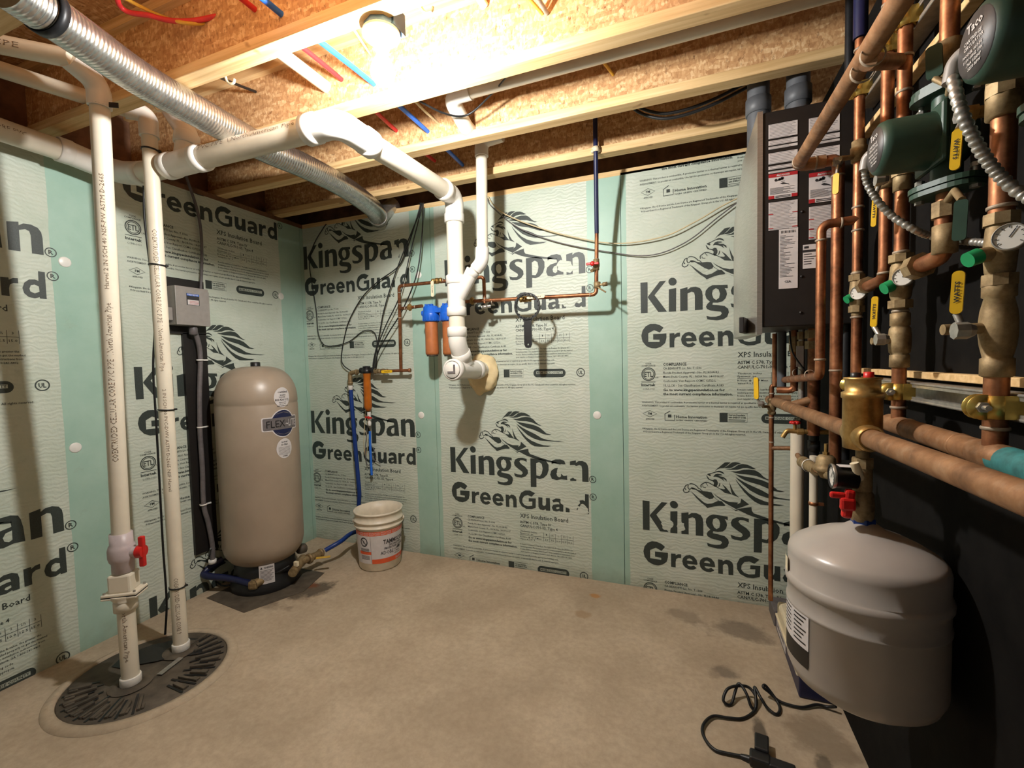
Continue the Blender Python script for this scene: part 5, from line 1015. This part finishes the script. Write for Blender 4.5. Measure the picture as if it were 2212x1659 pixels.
# riser g
t = thing('copper_riser', V(YG, 1.2), 'copper riser with the middle dial valve and yellow lever, clamped to the channel', 'copper pipe', GR)
MB().tube([V(YG, 2.62), V(YG, Z(905, YG))], RR, 18).build('pipe', 'copper', t)
mixval(t, YG, Z(608, YG), .95, (1925, 617), (1909, 624), (1951, 598))
c = V(YG, Z(735, YG)); v = slimv(c, RR, .13).cyl(c, c+Vector((-.056, -.004, 0)), .008).build('valve', 'brass_dull', t)
gripv(v, P(1905, 733, 0, XR-.062), P(1888, 706, 0, XR-.068), P(1892, 640, 0, XR-.068), .0125)
mb = MB().lathe([(RR+.001, -.03), (.018, -.029), (.018, .03), (RR+.001, .031)], V(YG, Z(385, YG)), (0, 0, 1), 16); hexn(mb, V(YG, Z(372, YG)), .022, .02); mb.build('adapter', 'brass_dull', t)
sold(t, [(V(YG, Z(q, YG)), (0, 0, 1), RR+.001) for q in (125, 200, 545, 672, 690, 768, 880)])
pz = Z(592, YG); MB().tube(fillet([V(YG, pz), V(YH, pz+.004), V(YH, pz+.10)], .03, 8), RR+.002, 16).build('crossover', 'copper', t)
mb = MB(); hexn(mb, V(YG-.085, pz+.002), .027, .035, (0, 1, 0)); mb.cyl(V(YG, pz), V(YG-.08, pz), .019); mb.build('union', 'brass_dull', t)
# riser h : through the lower pump
t = thing('copper_riser', V(YH, 1.7), 'copper riser running through the lower green pump', 'copper pipe', GR)
zc = P(2043, 300, 1, YH).z
MB().tube([V(YH, 2.62), V(YH, zc+.095)], RR+.0005, 16).build('upper_pipe', 'copper', t)
MB().tube([V(YH, zc-.095), V(YH, pz+.06)], RR+.0005, 16).build('lower_pipe', 'copper', t)
mb = MB(); hexn(mb, V(YH, zc-.135), .022, .03); mb.lathe([(RR, -.035), (.0195, -.033), (.0195, .02), (RR, .022)], V(YH, zc-.185), (0, 0, 1), 16).build('adapter', 'brass_dull', t)
mb = MB().lathe([(RR, -.05), (.0195, -.048), (.0195, .02), (RR, .022)], V(YH, zc+.16), (0, 0, 1), 16); mb.build('adapter', 'brass_dull', t)
sold(t, [(V(YH, Z(q, YH)), (0, 0, 1), RR+.001) for q in (118, 545)])
for ((cx, cy), g0, g1, w) in (((2062, 412), (2078, 432), (2072, 520), .018), ((2052, 185), (2020, 170), (2018, 100), .024)):
    c = P(cx, cy, 0, XR-.02); h = MB().tube([V(YH, c.z), c, P(*g0, 0, XR-.03)], .006, 8).build('stem', 'brass_dull', t)
    a, b = P(*g0, 0, XR-.03), P(*g1, 0, XR-.03); MB().prism(rrect(0, (b-a).length, -w/2, w/2, w*.3), a, (b-a).normalized(), Vector((-.55, -.83, 0)).cross(b-a).normalized(), .005).build('green_lever', 'green', h)
# riser i
t = thing('copper_riser', V(YI, 1.2), 'thickest copper riser with large dial valve and long yellow lever at right', 'copper pipe', GR)
RI = .0155
MB().tube([V(YI, 2.62), V(YI, Z(965, YI))], RI, 18).build('pipe', 'copper', t)
mixval(t, YI, Z(540, YI), .86, (2113, 553), (2090, 562), (2182, 511))
c = V(YI, Z(708, YI)); v = slimv(c, RI, .16).cyl(c, c+Vector((-.072, -.004, 0)), .009).build('valve', 'brass_dull', t)
gripv(v, P(2082, 714, 0, XR-.078), P(2066, 678, 0, XR-.083), P(2073, 585, 0, XR-.083), .0145)
sold(t, [(V(YI, Z(q, YI)), (0, 0, 1), RI+.001) for q in (448, 632, 660, 760, 925)])
mb = MB(); hexn(mb, V(YI, Z(196, YI)), .024, .02); mb.lathe([(RI, -.03), (.022, -.028), (.022, .03), (RI, .032)], V(YI, Z(215, YI)), (0, 0, 1), 16); mb.build('union', 'brass_dull', t)
# riser d with the diagonal looking main
xm = 2.975; zm = P(1722, 358, 0, xm).z; ym = P(1722, 358, 0, xm).y; zm2 = P(1940, 30, 0, xm).z
t = thing('copper_main', (xm, -1.3, zm), 'big dull copper pipe running overhead toward the camera past the boiler labels', 'copper pipe')
xd_ = P(1808, 600, 1, ym).x; VD = lambda z: Vector((xd_, ym, z))
MB().tube(fillet([(xm, -2.35, zm2-.004), (xm, ym, zm), (xd_-.035, ym, zm)], .030, 8), .0195, 20).build('pipe', 'copper_dull', t)
MB().tube(fillet([(xd_-.04, ym, zm), (xd_, ym, zm), VD(P(1808, 985, 1, ym).z-.02)], .028, 8), .0172, 20).build('riser', 'copper', t)
sold(t, [((xm, ym-.035, zm), (0, 1, 0), .020), ((xm+.05, ym, zm), (1, 0, 0), .020), (VD(zm-.05), (0, 0, 1), .0175), ((xm, P(1885, 130, 0, xm).y, zm2), (0, 1, 0), .020), ((xm, P(1862, 190, 0, xm).y, zm2), (0, 1, 0), .020), (VD(P(1808, 800, 1, ym).z), (0, 0, 1), .0175)])
yb_ = P(1874, 165, 0, xm).y; MB().tube([(xm, yb_, zm2+.002), (XR-.005, YG+.012, P(1930, 158, 0, XR).z)], .016, 16).build('branch', 'copper_dull', t)
c = VD(P(1808, 370, 1, ym).z); v = MB().cyl(c+Vector((.0, -.012, .01)), c+Vector((-.02, -.045, .012)), .008).build('valve_stem', 'brass_dull', t)
gripv(v, c+Vector((-.012, -.045, .014)), P(1808, 375, 1, ym-.05), P(1806, 420, 1, ym-.05), .016, None)
tag(MB().tube([(3.135, yz(1833, 300, 3.135)[0], 2.62), (3.135, yz(1833, 300, 3.135)[0], .95)], .0135, 16).build('black_pipe', 'black_steel'), 'black steel pipe standing between the boiler and the first copper risers', 'pipe')
for y, py, px, r, lb in ((YG, 838, 1938, RR+.0012, 'gold clamp on the lower channel holding the middle dial-valve riser'), (YI, 858, 2140, RI+.0012, 'gold clamp on the lower channel holding the thickest riser'), (YE, 828, 1832, RR, 'gold clamp on the lower channel half behind the brass air separator')): clamp(y, zs1 if py > 400 else zs2, r, lb)
clamp(YG, zs2, RR+.0012, 'gold clamp on the upper channel holding the middle dial-valve riser'); clamp(YF, zs2, RR, 'gold clamp on the upper channel second from the boiler'); clamp(YE, zs2, RR, 'gold clamp on the upper channel nearest the boiler')
# ---- pumps
def pump(y, z, xcap, lb, rad=.0515):
    t = thing('circulator_pump', V(y, z), lb, 'pump', 'green circulator pumps'); ax_ = (1, 0, 0)
    MB().lathe([(rad*.80, -.002), (rad*.93, .002), (rad, .012), (rad, XR-.035-xcap), (rad*1.02, XR-.03-xcap)], Vector((xcap, y, z)), ax_, 32).build('motor', 'green', t)
    n_ = MB().lathe([(0, -.0035), (rad*.80, -.003), (rad*.82, -.0005)], Vector((xcap, y, z)), ax_, 30, caps=False).build('nameplate', 'plate', t)
    mb = MB(); o = Vector((xcap-.0042, y, z)); ax2, ay2 = Vector((0, -1, 0)), Vector((0, 0, 1))
    for s_, a, b, hh, ww in (('Taco', -.018, .020, .012, .036), ('CARTRIDGE', -.024, .008, .005, .040), ('CIRCULATOR', -.024, .001, .005, .044), ('MODEL 007-F5', -.026, -.008, .004, .044), ('115V 60HZ 1PH', -.024, -.015, .004, .042), ('.76A 1/25HP', -.018, -.022, .004, .034), ('3250 RPM', -.014, -.029, .004, .028)): put_text(mb, s_, o+ax2*a+ay2*b, ax2, ay2, ww, hh, .02)
    mb.build('nameplate_lettering', 'silver', n_)
    mb = MB().box((XR-.024, y, z), (.012, rad*2.15, rad*2.15), None, .008).lathe([(rad*1.05, -.018), (rad*1.1, 0), (rad*.9, .028), (.03, .034)], (XR, y, z), ax_, 28).cyl(V(y, z-.088), V(y, z+.088), .024)
    mb.build('volute', 'green', t)
    for s_ in (-1, 1):
        f = MB().prism([(p[0]*.058, p[1]*.038) for p in rrect(-1, 1, -1, 1, .75, 6)], V(y, z+s_*.088-.005), (-.55, .83, 0), (-.83, -.55, 0), .010).prism([(p[0]*.056, p[1]*.036) for p in rrect(-1, 1, -1, 1, .75, 6)], V(y, z+s_*.088+(.006 if s_ > 0 else -.016)), (-.55, .83, 0), (-.83, -.55, 0), .009).build('flange', 'green', t)
        for e in (-1, 1): b = V(y, z+s_*.088)+Vector((-.55, .83, 0))*.047*e; MB().cyl(b+Vector((0, 0, -.02)), b+Vector((0, 0, .022)), .0045, seg=8).lathe([(.008, -.022), (.008, -.014)], b, (0, 0, 1), 6, smooth=False).lathe([(.008, .016), (.008, .024)], b, (0, 0, 1), 6, smooth=False).build('bolt', 'galv', f)
    return t
xcap2 = P(1893, 324, 1, YH).x
t = pump(YH, zc, xcap2, 'smaller-looking dark green pump, the lower of the two, left of the long armoured cable')
a = P(1873, 338, 1, YH+.056); b = P(1868, 368, 1, YH+.056); MB().tube(fillet([Vector((a.x+.02, YH+.03, a.z+.004)), a, b], .012), .0105, 12).build('cable_elbow', 'grey_paint', t)
def flex(pts, r, lb):
    sp = spline(pts, 40); L_ = sum((sp[i+1]-sp[i]).length for i in range(len(sp)-1)); st_ = .0019; out = [sp[0]]; acc = 0
    for i in range(len(sp)-1):
        seg = (sp[i+1]-sp[i]).length; acc += seg
        if acc >= st_: out.append(sp[i+1]); acc = 0
    return tag(MB().tube(out, r, 12, rf=lambda i: r*(1.0, 1.06, 1.0, .80)[i % 4]).build('armoured_cable', 'galv'), lb, 'cable', 'armoured pump cables')
flex([b+Vector((0, 0, .012)), P(1872, 392, 0, 3.005), P(1890, 425, 0, 3.02), P(1925, 465, 0, 3.05), P(1975, 496, 0, 3.085), P(2010, 510, 0, 3.12), P(2050, 517, 0, 3.135), P(2095, 522, 0, 3.142), P(2135, 525, 0, 3.146)], .0072, 'armoured cable sagging from the lower green pump to the right')
YP1 = -1.78; q = P(2113, 92, 1, YP1)
t = pump(YP1, q.z, q.x, 'larger-looking dark green pump at the upper right corner')
mb = MB().tube([V(YP1, 2.62), V(YP1, q.z+.10)], RI, 16); tag(mb.build('copper_stub', 'copper'), 'copper pipe entering the upper right green pump from above', 'copper pipe')
a = P(2066, 128, 1, YP1+.056); b = P(2056, 180, 1, YP1+.056); MB().tube(fillet([Vector((a.x+.02, YP1+.03, a.z+.004)), a, b], .014), .0115, 12).build('cable_elbow', 'grey_paint', t)
flex([b+Vector((0, 0, .014)), P(2072, 225, 0, 3.0), P(2092, 275, 0, 3.01), P(2125, 335, 0, 3.03), P(2165, 385, 0, 3.05), P(2215, 424, 0, 3.07), P(2290, 450, 0, 3.09)], .0078, 'thick armoured cable curving from the upper right green pump off the picture')
c = P(2098, 245, 0, 3.10); v = thing('valve_lever', c, 'yellow valve lever hanging between the two green pumps', 'valve')
MB().lathe([(0, -.014), (.014, -.014), (.014, .006), (0, .014)], c, (1, 0, 0), 8, smooth=False).cyl(c, c+Vector((.03, 0, .0)), .010).build('stem', 'brass', v); gripv(v, c+Vector((-.008, 0, 0)), P(2070, 280, 0, 3.055), P(2063, 368, 0, 3.055), .013)
# ---- low mains
t = thing('copper_main', (3.01, -1.3, 1.1), 'front horizontal copper main passing through the brass air separator', 'copper pipe')
y0_ = -.14; zA = P(1660, 862, 0, 3.01).z; zB = P(2200, 1070, 0, 3.01).z; YS = -1.362
zz = lambda y: zA+(zB-zA)*(y-y0_)/(-1.9-y0_)
MB().tube(fillet([(3.10, y0_, zA), (3.01, y0_, zA), (3.01, -2.35, zz(-2.35))], .03), .0205, 22).build('pipe', 'copper_dull', t)
for y in (P(1720, 884, 0, 3.01).y, P(1702, 880, 0, 3.01).y): mb = MB(); rings(mb, (3.01, y, zz(y)), (0, 1, 0), .0205); mb.build('solder_joint', 'copper_dull', t)
zS = zz(YS); zt1 = P(1872, 815, 1, YS).z; zt0 = P(1872, 968, 1, YS).z
t = thing('air_separator', (3.01, YS, zt0), 'brass air separator on the front copper main', 'air separator')
RS = .036
MB().lathe([(.018, zt0-.004), (RS, zt0), (RS+.001, zt0+.02), (RS+.001, zt1-.048), (RS+.004, zt1-.046), (RS+.004, zt1-.034), (RS-.003, zt1-.032), (RS-.003, zt1-.006), (RS, zt1-.004), (RS, zt1), (.0, zt1)], (3.01, YS, 0), (0, 0, 1), 32).build('body', 'brass', t)
for s_ in (-1, 1): MB().lathe([(.029, RS*.6), (.029, RS+.016), (.026, RS+.022), (.024, RS+.024)], (3.01, YS, zz(YS)), (0, s_, 0), 24).build('port', 'brass', t)
MB().lathe([(.010, zt1), (.010, zt1+.010), (0, zt1+.011)], (3.0, YS+.012, 0), (0, 0, 1), 12).build('vent_cap', 'black', t)
MB().lathe([(.010, zt1), (.010, zt1+.012), (0, zt1+.013)], (3.018, YS-.010, 0), (0, 0, 1), 12).build('red_cap', 'red', t)
t = thing('copper_main', (XR, -1.45, 1.12), 'rear horizontal copper main joining the risers, capped with a teal sleeve', 'copper pipe')
yl, yr_ = yz(1922, 905)[0]+.0, yz(2165, 990)[0]; zl_, zr_ = yz(1930, 915)[1], yz(2165, 992)[1]
MB().tube([(XR, yl, zl_), (XR, yr_, zr_)], .0215, 22).build('pipe', 'copper_dull', t); MB().tube([(XR, yr_+.002, zr_), (XR, yr_-.30, zr_-.003)], .0235, 22).build('sleeve', 'teal', t)
for y in (yz(1962, 925)[0], yz(2075, 960)[0]): mb = MB(); rings(mb, (XR, y, zl_+(zr_-zl_)*(y-yl)/(yr_-yl)), (0, 1, 0), .0215); mb.build('solder_joint', 'copper_dull', t)
mb = MB(); mb.lathe([(.0216, -.04), (.0235, -.038), (.0235, .038), (.0216, .04)], (XR, YI, zl_+(zr_-zl_)*(YI-yl)/(yr_-yl)), (0, 1, 0), 22, caps=False); mb.build('tee', 'copper_dull', t)
# ---- expansion tank
ET = Vector((3.016, YS, 0)); RT = .1515
zT, zBt = zat(1885, 1128, YS), zat(1885, 1505, YS)
zrim = zT-.052
t = thing('expansion_tank', (ET.x, ET.y, zBt), 'grey round expansion tank hanging below the air separator', 'expansion tank')
H_ = zT-zBt; zw = zBt+H_*.655
prof = [(0, zBt), (.07, zBt+.006), (.115, zBt+.020), (.138, zBt+.038), (RT-.003, zBt+.065), (RT-.003, .713), (RT-.0005, .716), (RT-.0005, .721), (RT-.003, .724), (RT-.003, .762), (RT+.002, .768), (RT+.0025, .776), (RT-.001, .786), (RT-.004, .788), (RT-.003, .835), (RT-.006, .848), (RT-.014, .857), (.115, .872), (.085, .887), (.045, .902), (.02, zT), (0, zT)]
zw = .772
MB().lathe(prof, (ET.x, ET.y, 0), (0, 0, 1), 64).build('shell', 'tank_grey', t)
TKs = TK; TK = Vector((ET.x, ET.y, 0)); tha = math.radians(-166)
mb = MB(); wrap_poly(mb, [rect(-.05, .052, 0, .085)], TK, RT-.0012, tha, zw-.135); mb.mat(1); wrap_poly(mb, [rect(-.05, .052, -.042, 0)], TK, RT-.0012, tha, zw-.135)
for i in range(7): wrap_poly(mb, [rect(-.042, -.006-.004*(i % 2), .07-.009*i, .073-.009*i), rect(.006, .045-.006*(i % 3), .07-.010*i, .0735-.010*i)], TK, RT-.0004, tha, zw-.135)
mb.build('label', ['paper', 'panel'], t)
mb = MB(); wrap_poly(mb, [rect(-.03, .02, .0, .035)], TK, RT+.001, math.radians(-184), zw+.012); mb.build('yellow_label', 'cream', t); TK = TKs
MB().lathe([(.024, zT-.004), (.024, zT+.008), (.018, zT+.012)], (ET.x-.002, ET.y, 0), (0, 0, 1), 6, smooth=False).build('nipple', 'blue_pipe', t)
# fittings between separator and tank
t = thing('tank_valve', (3.012, YS, zT), 'brass valve stack with red handle and black pressure gauge above the grey tank', 'valve')
zg = zat(1880, 1030, YS)
mb = MB().cyl((3.012, YS, zT+.010), (3.012, YS, zt0+.002), .0135, seg=16).lathe([(.0135, -.012), (.021, -.011), (.021, .010), (.0135, .012)], (3.012, YS, zat(1880, 1000, YS)), (0, 0, 1), 8, smooth=False).lathe([(.016, -.035), (.019, -.03), (.019, .03), (.016, .035)], (3.012, YS, zg), (0, 0, 1), 18).lathe([(.015, -.04), (.022, -.03), (.024, 0), (.022, .03), (.015, .04)], (3.012, YS, zat(1880, 1095, YS)), (0, 0, 1), 18)
mb.build('body', 'brass_dull', t)
gx = P(1797, 1026, 1, YS-.005).x; MB().cyl((gx+.055, YS-.005, zg+.002), (3.0, YS, zg), .008).build('gauge_stem', 'brass_dull', t)
g = MB().lathe([(.012, .052), (.0255, .046), (.0265, .006), (.0275, .004), (.0275, -.002), (.024, -.003), (.023, .001), (0, .001)], (gx, YS-.006, zat(1797, 1027, YS)), (1, 0, 0), 28).build('gauge', 'black', t)
gz = zat(1797, 1027, YS); f = MB().lathe([(0, .0004), (.0232, .0002)], (gx, YS-.006, gz), (1, 0, 0), 26, caps=False); f.mat(1).prism(rect(-.004, .017, -.0012, .0012), (gx-.0012, YS-.006, gz), (0, -.6, .8), (0, .8, .6), .0004)
for k in range(11): a_ = -.7+k*.46; f.prism(rect(.016, .0205, -.0007, .0007), (gx-.0012, YS-.006, gz), (0, math.cos(a_), math.sin(a_)), (0, math.sin(a_), -math.cos(a_)), .0004)
f.build('dial', ['glass', 'text'], g)
MB().lathe([(.0275, -.0025), (.029, 0), (.0275, .004)], (gx, YS-.006, gz), (1, 0, 0), 28, caps=False).build('bezel', 'galv', g)
MB().box((gx+.026, YS-.012, gz+.0262), (.032, .026, .001)).build('gauge_label', 'paper', g)
rc = P(1832, 1088, 1, YS-.03); r_ = MB().cyl((3.012, YS, zat(1880, 1095, YS)), rc, .009).build('drain_stem', 'brass_dull', t)
MB().box(rc, (.020, .018, .066), Matrix.Rotation(.12, 3, 'Y'), .006).box(rc+Vector((-.020, 0, .018)), (.03, .012, .014), None, .004).box(rc+Vector((-.002, -.004, 0)), (.03, .016, .03), None, .006).build('red_handle', 'red', r_)
MB().tube([(3.012, YS, zat(1880, 1045, YS)), P(1850, 1012, 1, YS-.03), P(1845, 1000, 1, YS-.03)], .009, 10).build('drain_arm', 'cream', t)
# make-up water line with pressure reducing valve, discharge tube
A0 = P(1666, 968, 1, -.30); ztop = P(1668, 832, 1, -.30).z; xT = A0.x
t = thing('copper_tube', (xT, -.30, .3), 'thin copper tube dropping in front of the back wall beside the boiler, with yellow valve', 'copper pipe')
MB().tube(fillet([(xc+.005, -.30, ztop+.0), (xT, -.30, ztop), (xT, -.30, P(1664, 1296, 1, -.30).z)], .02), .0100, 14).build('drop', 'copper', t)
MB().tube([(P(1674, 740, 1, -.36).x, -.36, 1.40), (P(1674, 740, 1, -.36).x, -.36, ztop-.0)], .0105, 14).build('relief_tube', 'copper', t)
c = P(1667, 878, 1, -.30); v = ballv(c, (0, 0, 1), .0105, .075).cyl(c, c+Vector((-.04, -.03, .002)), .007).build('valve', 'brass_dull', t)
gripv(v, P(1644, 872, 1, -.34), P(1635, 862, 1, -.34), P(1634, 815, 1, -.34), .02, None)
sold(t, [((xT, -.30, P(1666, q_, 1, -.30).z), (0, 0, 1), .0102) for q_ in (850, 902, 955)])
pt = [A0, P(1712, 968, 1, -.34), P(1738, 1004, 0, 3.03), P(1790, 1026, 0, 3.03)]
t = thing('pressure_reducer', P(1785, 1005, 0, 3.03), 'bell-shaped brass pressure reducing valve on the thin copper feed line', 'valve')
MB().tube(fillet(pt, .03, 6), .0095, 14).build('feed_tube', 'copper_dull', t)
bc = P(1784, 1012, 0, 3.03); MB().lathe([(.032, -.006), (.034, 0), (.030, .006), (.027, .012), (.0245, .032), (.018, .040), (.007, .042)], bc, (0, 0, 1), 24).build('bell', 'brass_dull', t)
MB().cyl(bc+Vector((0, 0, .04)), bc+Vector((0, 0, .075)), .005).lathe([(.009, .042), (.009, .050)], bc, (0, 0, 1), 6, smooth=False).build('adjusting_screw', 'brass', t)
MB().cyl(P(1735, 998, 0, 3.03), P(1765, 1016, 0, 3.03), .021, .017).lathe([(.0, -.028), (.014, -.028), (.026, -.006), (.026, .0)], bc, (0, 0, 1), 18).cyl(bc+Vector((0, -.02, -.016)), Vector((3.012, YS+.01, zg-.004)), .012).build('body', 'brass_dull', t)
MB().lathe([(.0215, -.004), (.0225, 0), (.0215, .004)], P(1748, 1006, 0, 3.03), P(1765, 1016, 0, 3.03)-P(1735, 998, 0, 3.03), 18, caps=False).build('seal', 'white', t)
# hose bib
t = thing('hose_bib', P(1708, 935, 1, -.55), 'brass hose tap with red wheel below the boiler', 'tap')
h0 = P(1690, 938, 1, -.60); h1 = P(1700, 930, 1, -.60); h2 = P(1722, 932, 1, -.60); MB().tube(fillet([h0+Vector((0, 0, -.012)), h1, h2], .012), .009, 12).lathe([(.013, 0), (.013, .02)], h2, (1, 0, 0), 8, smooth=False).cyl(P(1717, 930, 1, -.60), P(1717, 914, 1, -.60), .006).cyl(h2, h2+Vector((.10, 0, 0)), .009).build('spout', 'brass', t)
k_ = P(1717, 913, 1, -.60); mb = MB()
for i in range(6): a_ = PI*i/3; mb.ball(k_+Vector((math.cos(a_)*.012, math.sin(a_)*.012, 0)), .008, (1, 1, .8), 10)
mb.build('wheel', 'red', t)
# vertical pipes under the boiler
def vert(px, ya, yb, Y, r, mat_, lb, name, nuts=()):
    a, b = P(px, ya, 1, Y), P(px, yb, 1, Y); b.x = a.x; t = thing(name, b, lb, 'pipe'); MB().cyl(b, a, r, seg=18).build('pipe', mat_, t)
    if nuts:
        mb = MB()
        for n_ in nuts: hexn(mb, Vector((a.x, Y, P(px, n_, 1, Y).z)), r*1.45, .03)
        mb.build('nuts', 'brass_dull', t)
vert(1689, 712, 838, -.42, .017, 'pvc_grey', 'grey plastic condensate pipe below the boiler, leftmost', 'condensate_pipe')
vert(1716, 712, 845, -.52, .013, 'copper', 'slim copper connection below the boiler beside the white-labelled hose', 'copper_connection', (735, 752))
vert(1732, 712, 900, -.55, .011, 'galv', 'steel flexible gas hose below the boiler', 'gas_hose', (725, 745))
vert(1759, 708, 940, -.60, .021, 'copper', 'thick copper connection below the boiler next to the long copper loop', 'copper_connection', (722, 745))
a = P(1728, 770, 1, -.575); MB().box(a, (.022, .002, .075)); tag(MB().box(a+Vector((0, .0, 0)), (.024, .003, .08)).build('paper_tag', 'paper'), 'white paper tag on the gas hose below the boiler', 'tag')
tag(MB().tube(spline([P(1706, 715, 1, -.58), P(1712, 760, 1, -.60), P(1735, 795, 1, -.62), P(1745, 808, 1, -.62)]), .003, 8).build('wire', 'cable'), 'thin dark wire hanging under the boiler', 'cable')
t = thing('copper_elbow', P(1725, 855, 1, -.60), 'copper tee linking the boiler connections to the front main', 'copper pipe')
q = P(1759, 862, 1, -.60); MB().tube([q, Vector((3.0, -.60, zz(-.6)+.0))], .016, 16).build('arm', 'copper_dull', t); q2 = P(1716, 843, 1, -.52); MB().tube(fillet([q2+Vector((0, 0, .05)), q2, Vector((2.985, -.50, q2.z))], .02), .0135, 14).build('elbow', 'copper', t)
vx = P(1722, 1000, 0, 3.055); z_t = P(1722, 935, 1, vx.y).z
tag(MB().cyl((3.055, vx.y, .135), (3.055, vx.y, z_t), .024, seg=24).build('pvc_pipe', 'pvc'), 'thick white vertical pipe behind the grey expansion tank', 'pipe')
vy = P(1757, 1080, 0, 3.075); t = thing('pvc_pipe', (3.075, vy.y, .14), 'slim white vertical pipe with copper strap behind the grey expansion tank', 'pipe')
MB().cyl((3.075, vy.y, .14), (3.075, vy.y, P(1757, 985, 1, vy.y).z), .0135, seg=20).build('pipe', 'pvc', t); zq = P(1757, 1087, 1, vy.y).z
MB().lathe([(.0137, -.006), (.0155, -.006), (.0155, .006), (.0137, .006)], (3.075, vy.y, zq), (0, 0, 1), 20, caps=False).box((3.092, vy.y-.006, zq), (.03, .003, .012)).build('strap', 'copper', t)
tag(MB().cyl((3.10, vx.y-.05, .9), (3.10, vx.y-.05, zz(-.6)-.02), .017, seg=16).lathe([(.0175, .93), (.021, .931), (.021, .97), (.0175, .971)], (3.10, vx.y-.05, 0), (0, 0, 1), 16, caps=False).build('dark_pipe', 'black'), 'dark pipe with white coupling behind the pressure reducing valve', 'pipe')
# ---- condensate pump and its cord
t = thing('condensate_pump', (3.09, -.45, 0), 'blue and white condensate pump on the floor behind the grey tank', 'pump')
MB().bx(3.034, 3.158, -.672, -.20, .001, .088, .006).build('base', 'navy', t)
MB().bx(3.032, 3.155, -.662, -.24, .086, .158, .012).bx(3.026, 3.160, -.668, -.232, .082, .094, .003).build('cover', 'cream', t)
mb = MB().prism(rect(.0, .20, .018, .070), Vector((3.0336, -.43, 0)), (0, 1, 0), (0, 0, 1), -.0006); mb.mat(1); put_text(mb, 'Little GIANT', Vector((3.0326, -.24, .036)), (0, -1, 0), (0, 0, 1), .17, .02, .02); mb.build('label', ['paper', 'navy'], t)
tag(MB().bx(3.03, 3.16, -.185, -.035, .0, .075, .004).build('grey_block', 'conduit_grey'), 'low dark grey block on the floor at the foot of the back wall', 'block')
k7 = [(812, 600, .03), (760, 602, .012), (700, 590, .012), (620, 605, .008), (540, 590, .008), (480, 565, .012), (430, 520, .03), (395, 490, .045), (405, 478, .048), (440, 520, .03), (480, 580, .010), (490, 620, .007), (470, 645, .006), (420, 610, .014), (380, 550, .035), (345, 488, .05), (352, 550, .03), (350, 610, .008), (325, 600, .012), (300, 530, .04), (270, 480, .055), (250, 472, .055), (232, 520, .03), (215, 580, .008), (190, 590, .007), (165, 560, .02), (190, 500, .045), (250, 482, .05), (310, 490, .045), (350, 540, .03), (355, 600, .010), (330, 640, .006), (270, 670, .006), (190, 665, .008), (110, 655, .010), (60, 690, .012), (45, 740, .010), (70, 800, .008), (120, 850, .007), (190, 870, .007), (265, 884, .008)]
t = thing('power_cord', F(1590, 1620, 0), 'coiled black power cord with plug on the concrete floor', 'cord')
cp_ = spline([F(1500+x/2.653, 1300+y/2.653, z) for x, y, z in k7], 7)
MB().tube(cp_, .0052, 10).build('cord', 'cable', t)
e = cp_[-1]; dp = (F(1650, 1650, .010)-e); dp.z = 0; dp.normalize(); sp_ = Vector((-dp.y, dp.x, 0)); rm = Matrix((dp, sp_, (0, 0, 1))).transposed()
q_ = lambda a, b, c: e+dp*a+sp_*b+Vector((0, 0, c))
MB().cyl(e, e+dp*.03, .007, .012).box(q_(.055, 0, .010), (.06, .044, .034), rm, .006).box(q_(.060, .050, .016), (.042, .07, .040), rm, .005).box(q_(.115, -.004, .010), (.075, .040, .030), rm, .006).build('plug', 'black', t)
tag(MB().tube(spline([e+dp*.15+Vector((0, 0, .006)), e+dp*.19+Vector((0, 0, .0)), F(1705, 1665, .008), F(1760, 1690, .008)]), .0055, 10).build('extension_lead', 'cable'), 'black extension lead leaving the plug at the bottom edge', 'cord')
# ------------------------------------------------------------------ bulb
LB = Vector((1.764, -1.385, 2.33))
t = thing('ceiling_light', LB, 'bare glowing bulb in a round white lampholder on a joist', 'ceiling light')
MB().lathe([(.052, 0), (.052, .055)], LB+Vector((0, 0, .003)), (0, 0, 1), 8, smooth=False).bx(LB.x-.05, LB.x+.055, LB.y-.012, LB.y+.05, 2.335, 2.40).build('junction_box', 'box_blue', t)
lh = MB().lathe([(.0, .0), (.057, .0), (.058, -.008), (.050, -.016), (.032, -.022), (.026, -.040), (.021, -.052), (.0, -.052)], LB, (0, 0, 1), 32).build('lampholder', 'ceramic', t)
for a in (.6, .6+PI): MB().ball(LB+Vector((.043*math.cos(a), .043*math.sin(a), -.0165)), .005, (1, 1, .5), 8).build('screw', 'galv', lh)
bl = MB().lathe([(.0, -.156), (.013, -.1545), (.025, -.147), (.0335, -.135), (.0365, -.121), (.0352, -.107), (.030, -.092), (.0225, -.079)], LB, (0, 0, 1), 28, caps=False).build('bulb', 'bulb', t)
MB().lathe([(.0228, -.079), (.0175, -.066), (.0140, -.0525)], LB, (0, 0, 1), 24, caps=False).build('bulb_collar', 'ceramic', bl)

for o in ALL:
    if '_o' in o: del o['_o']
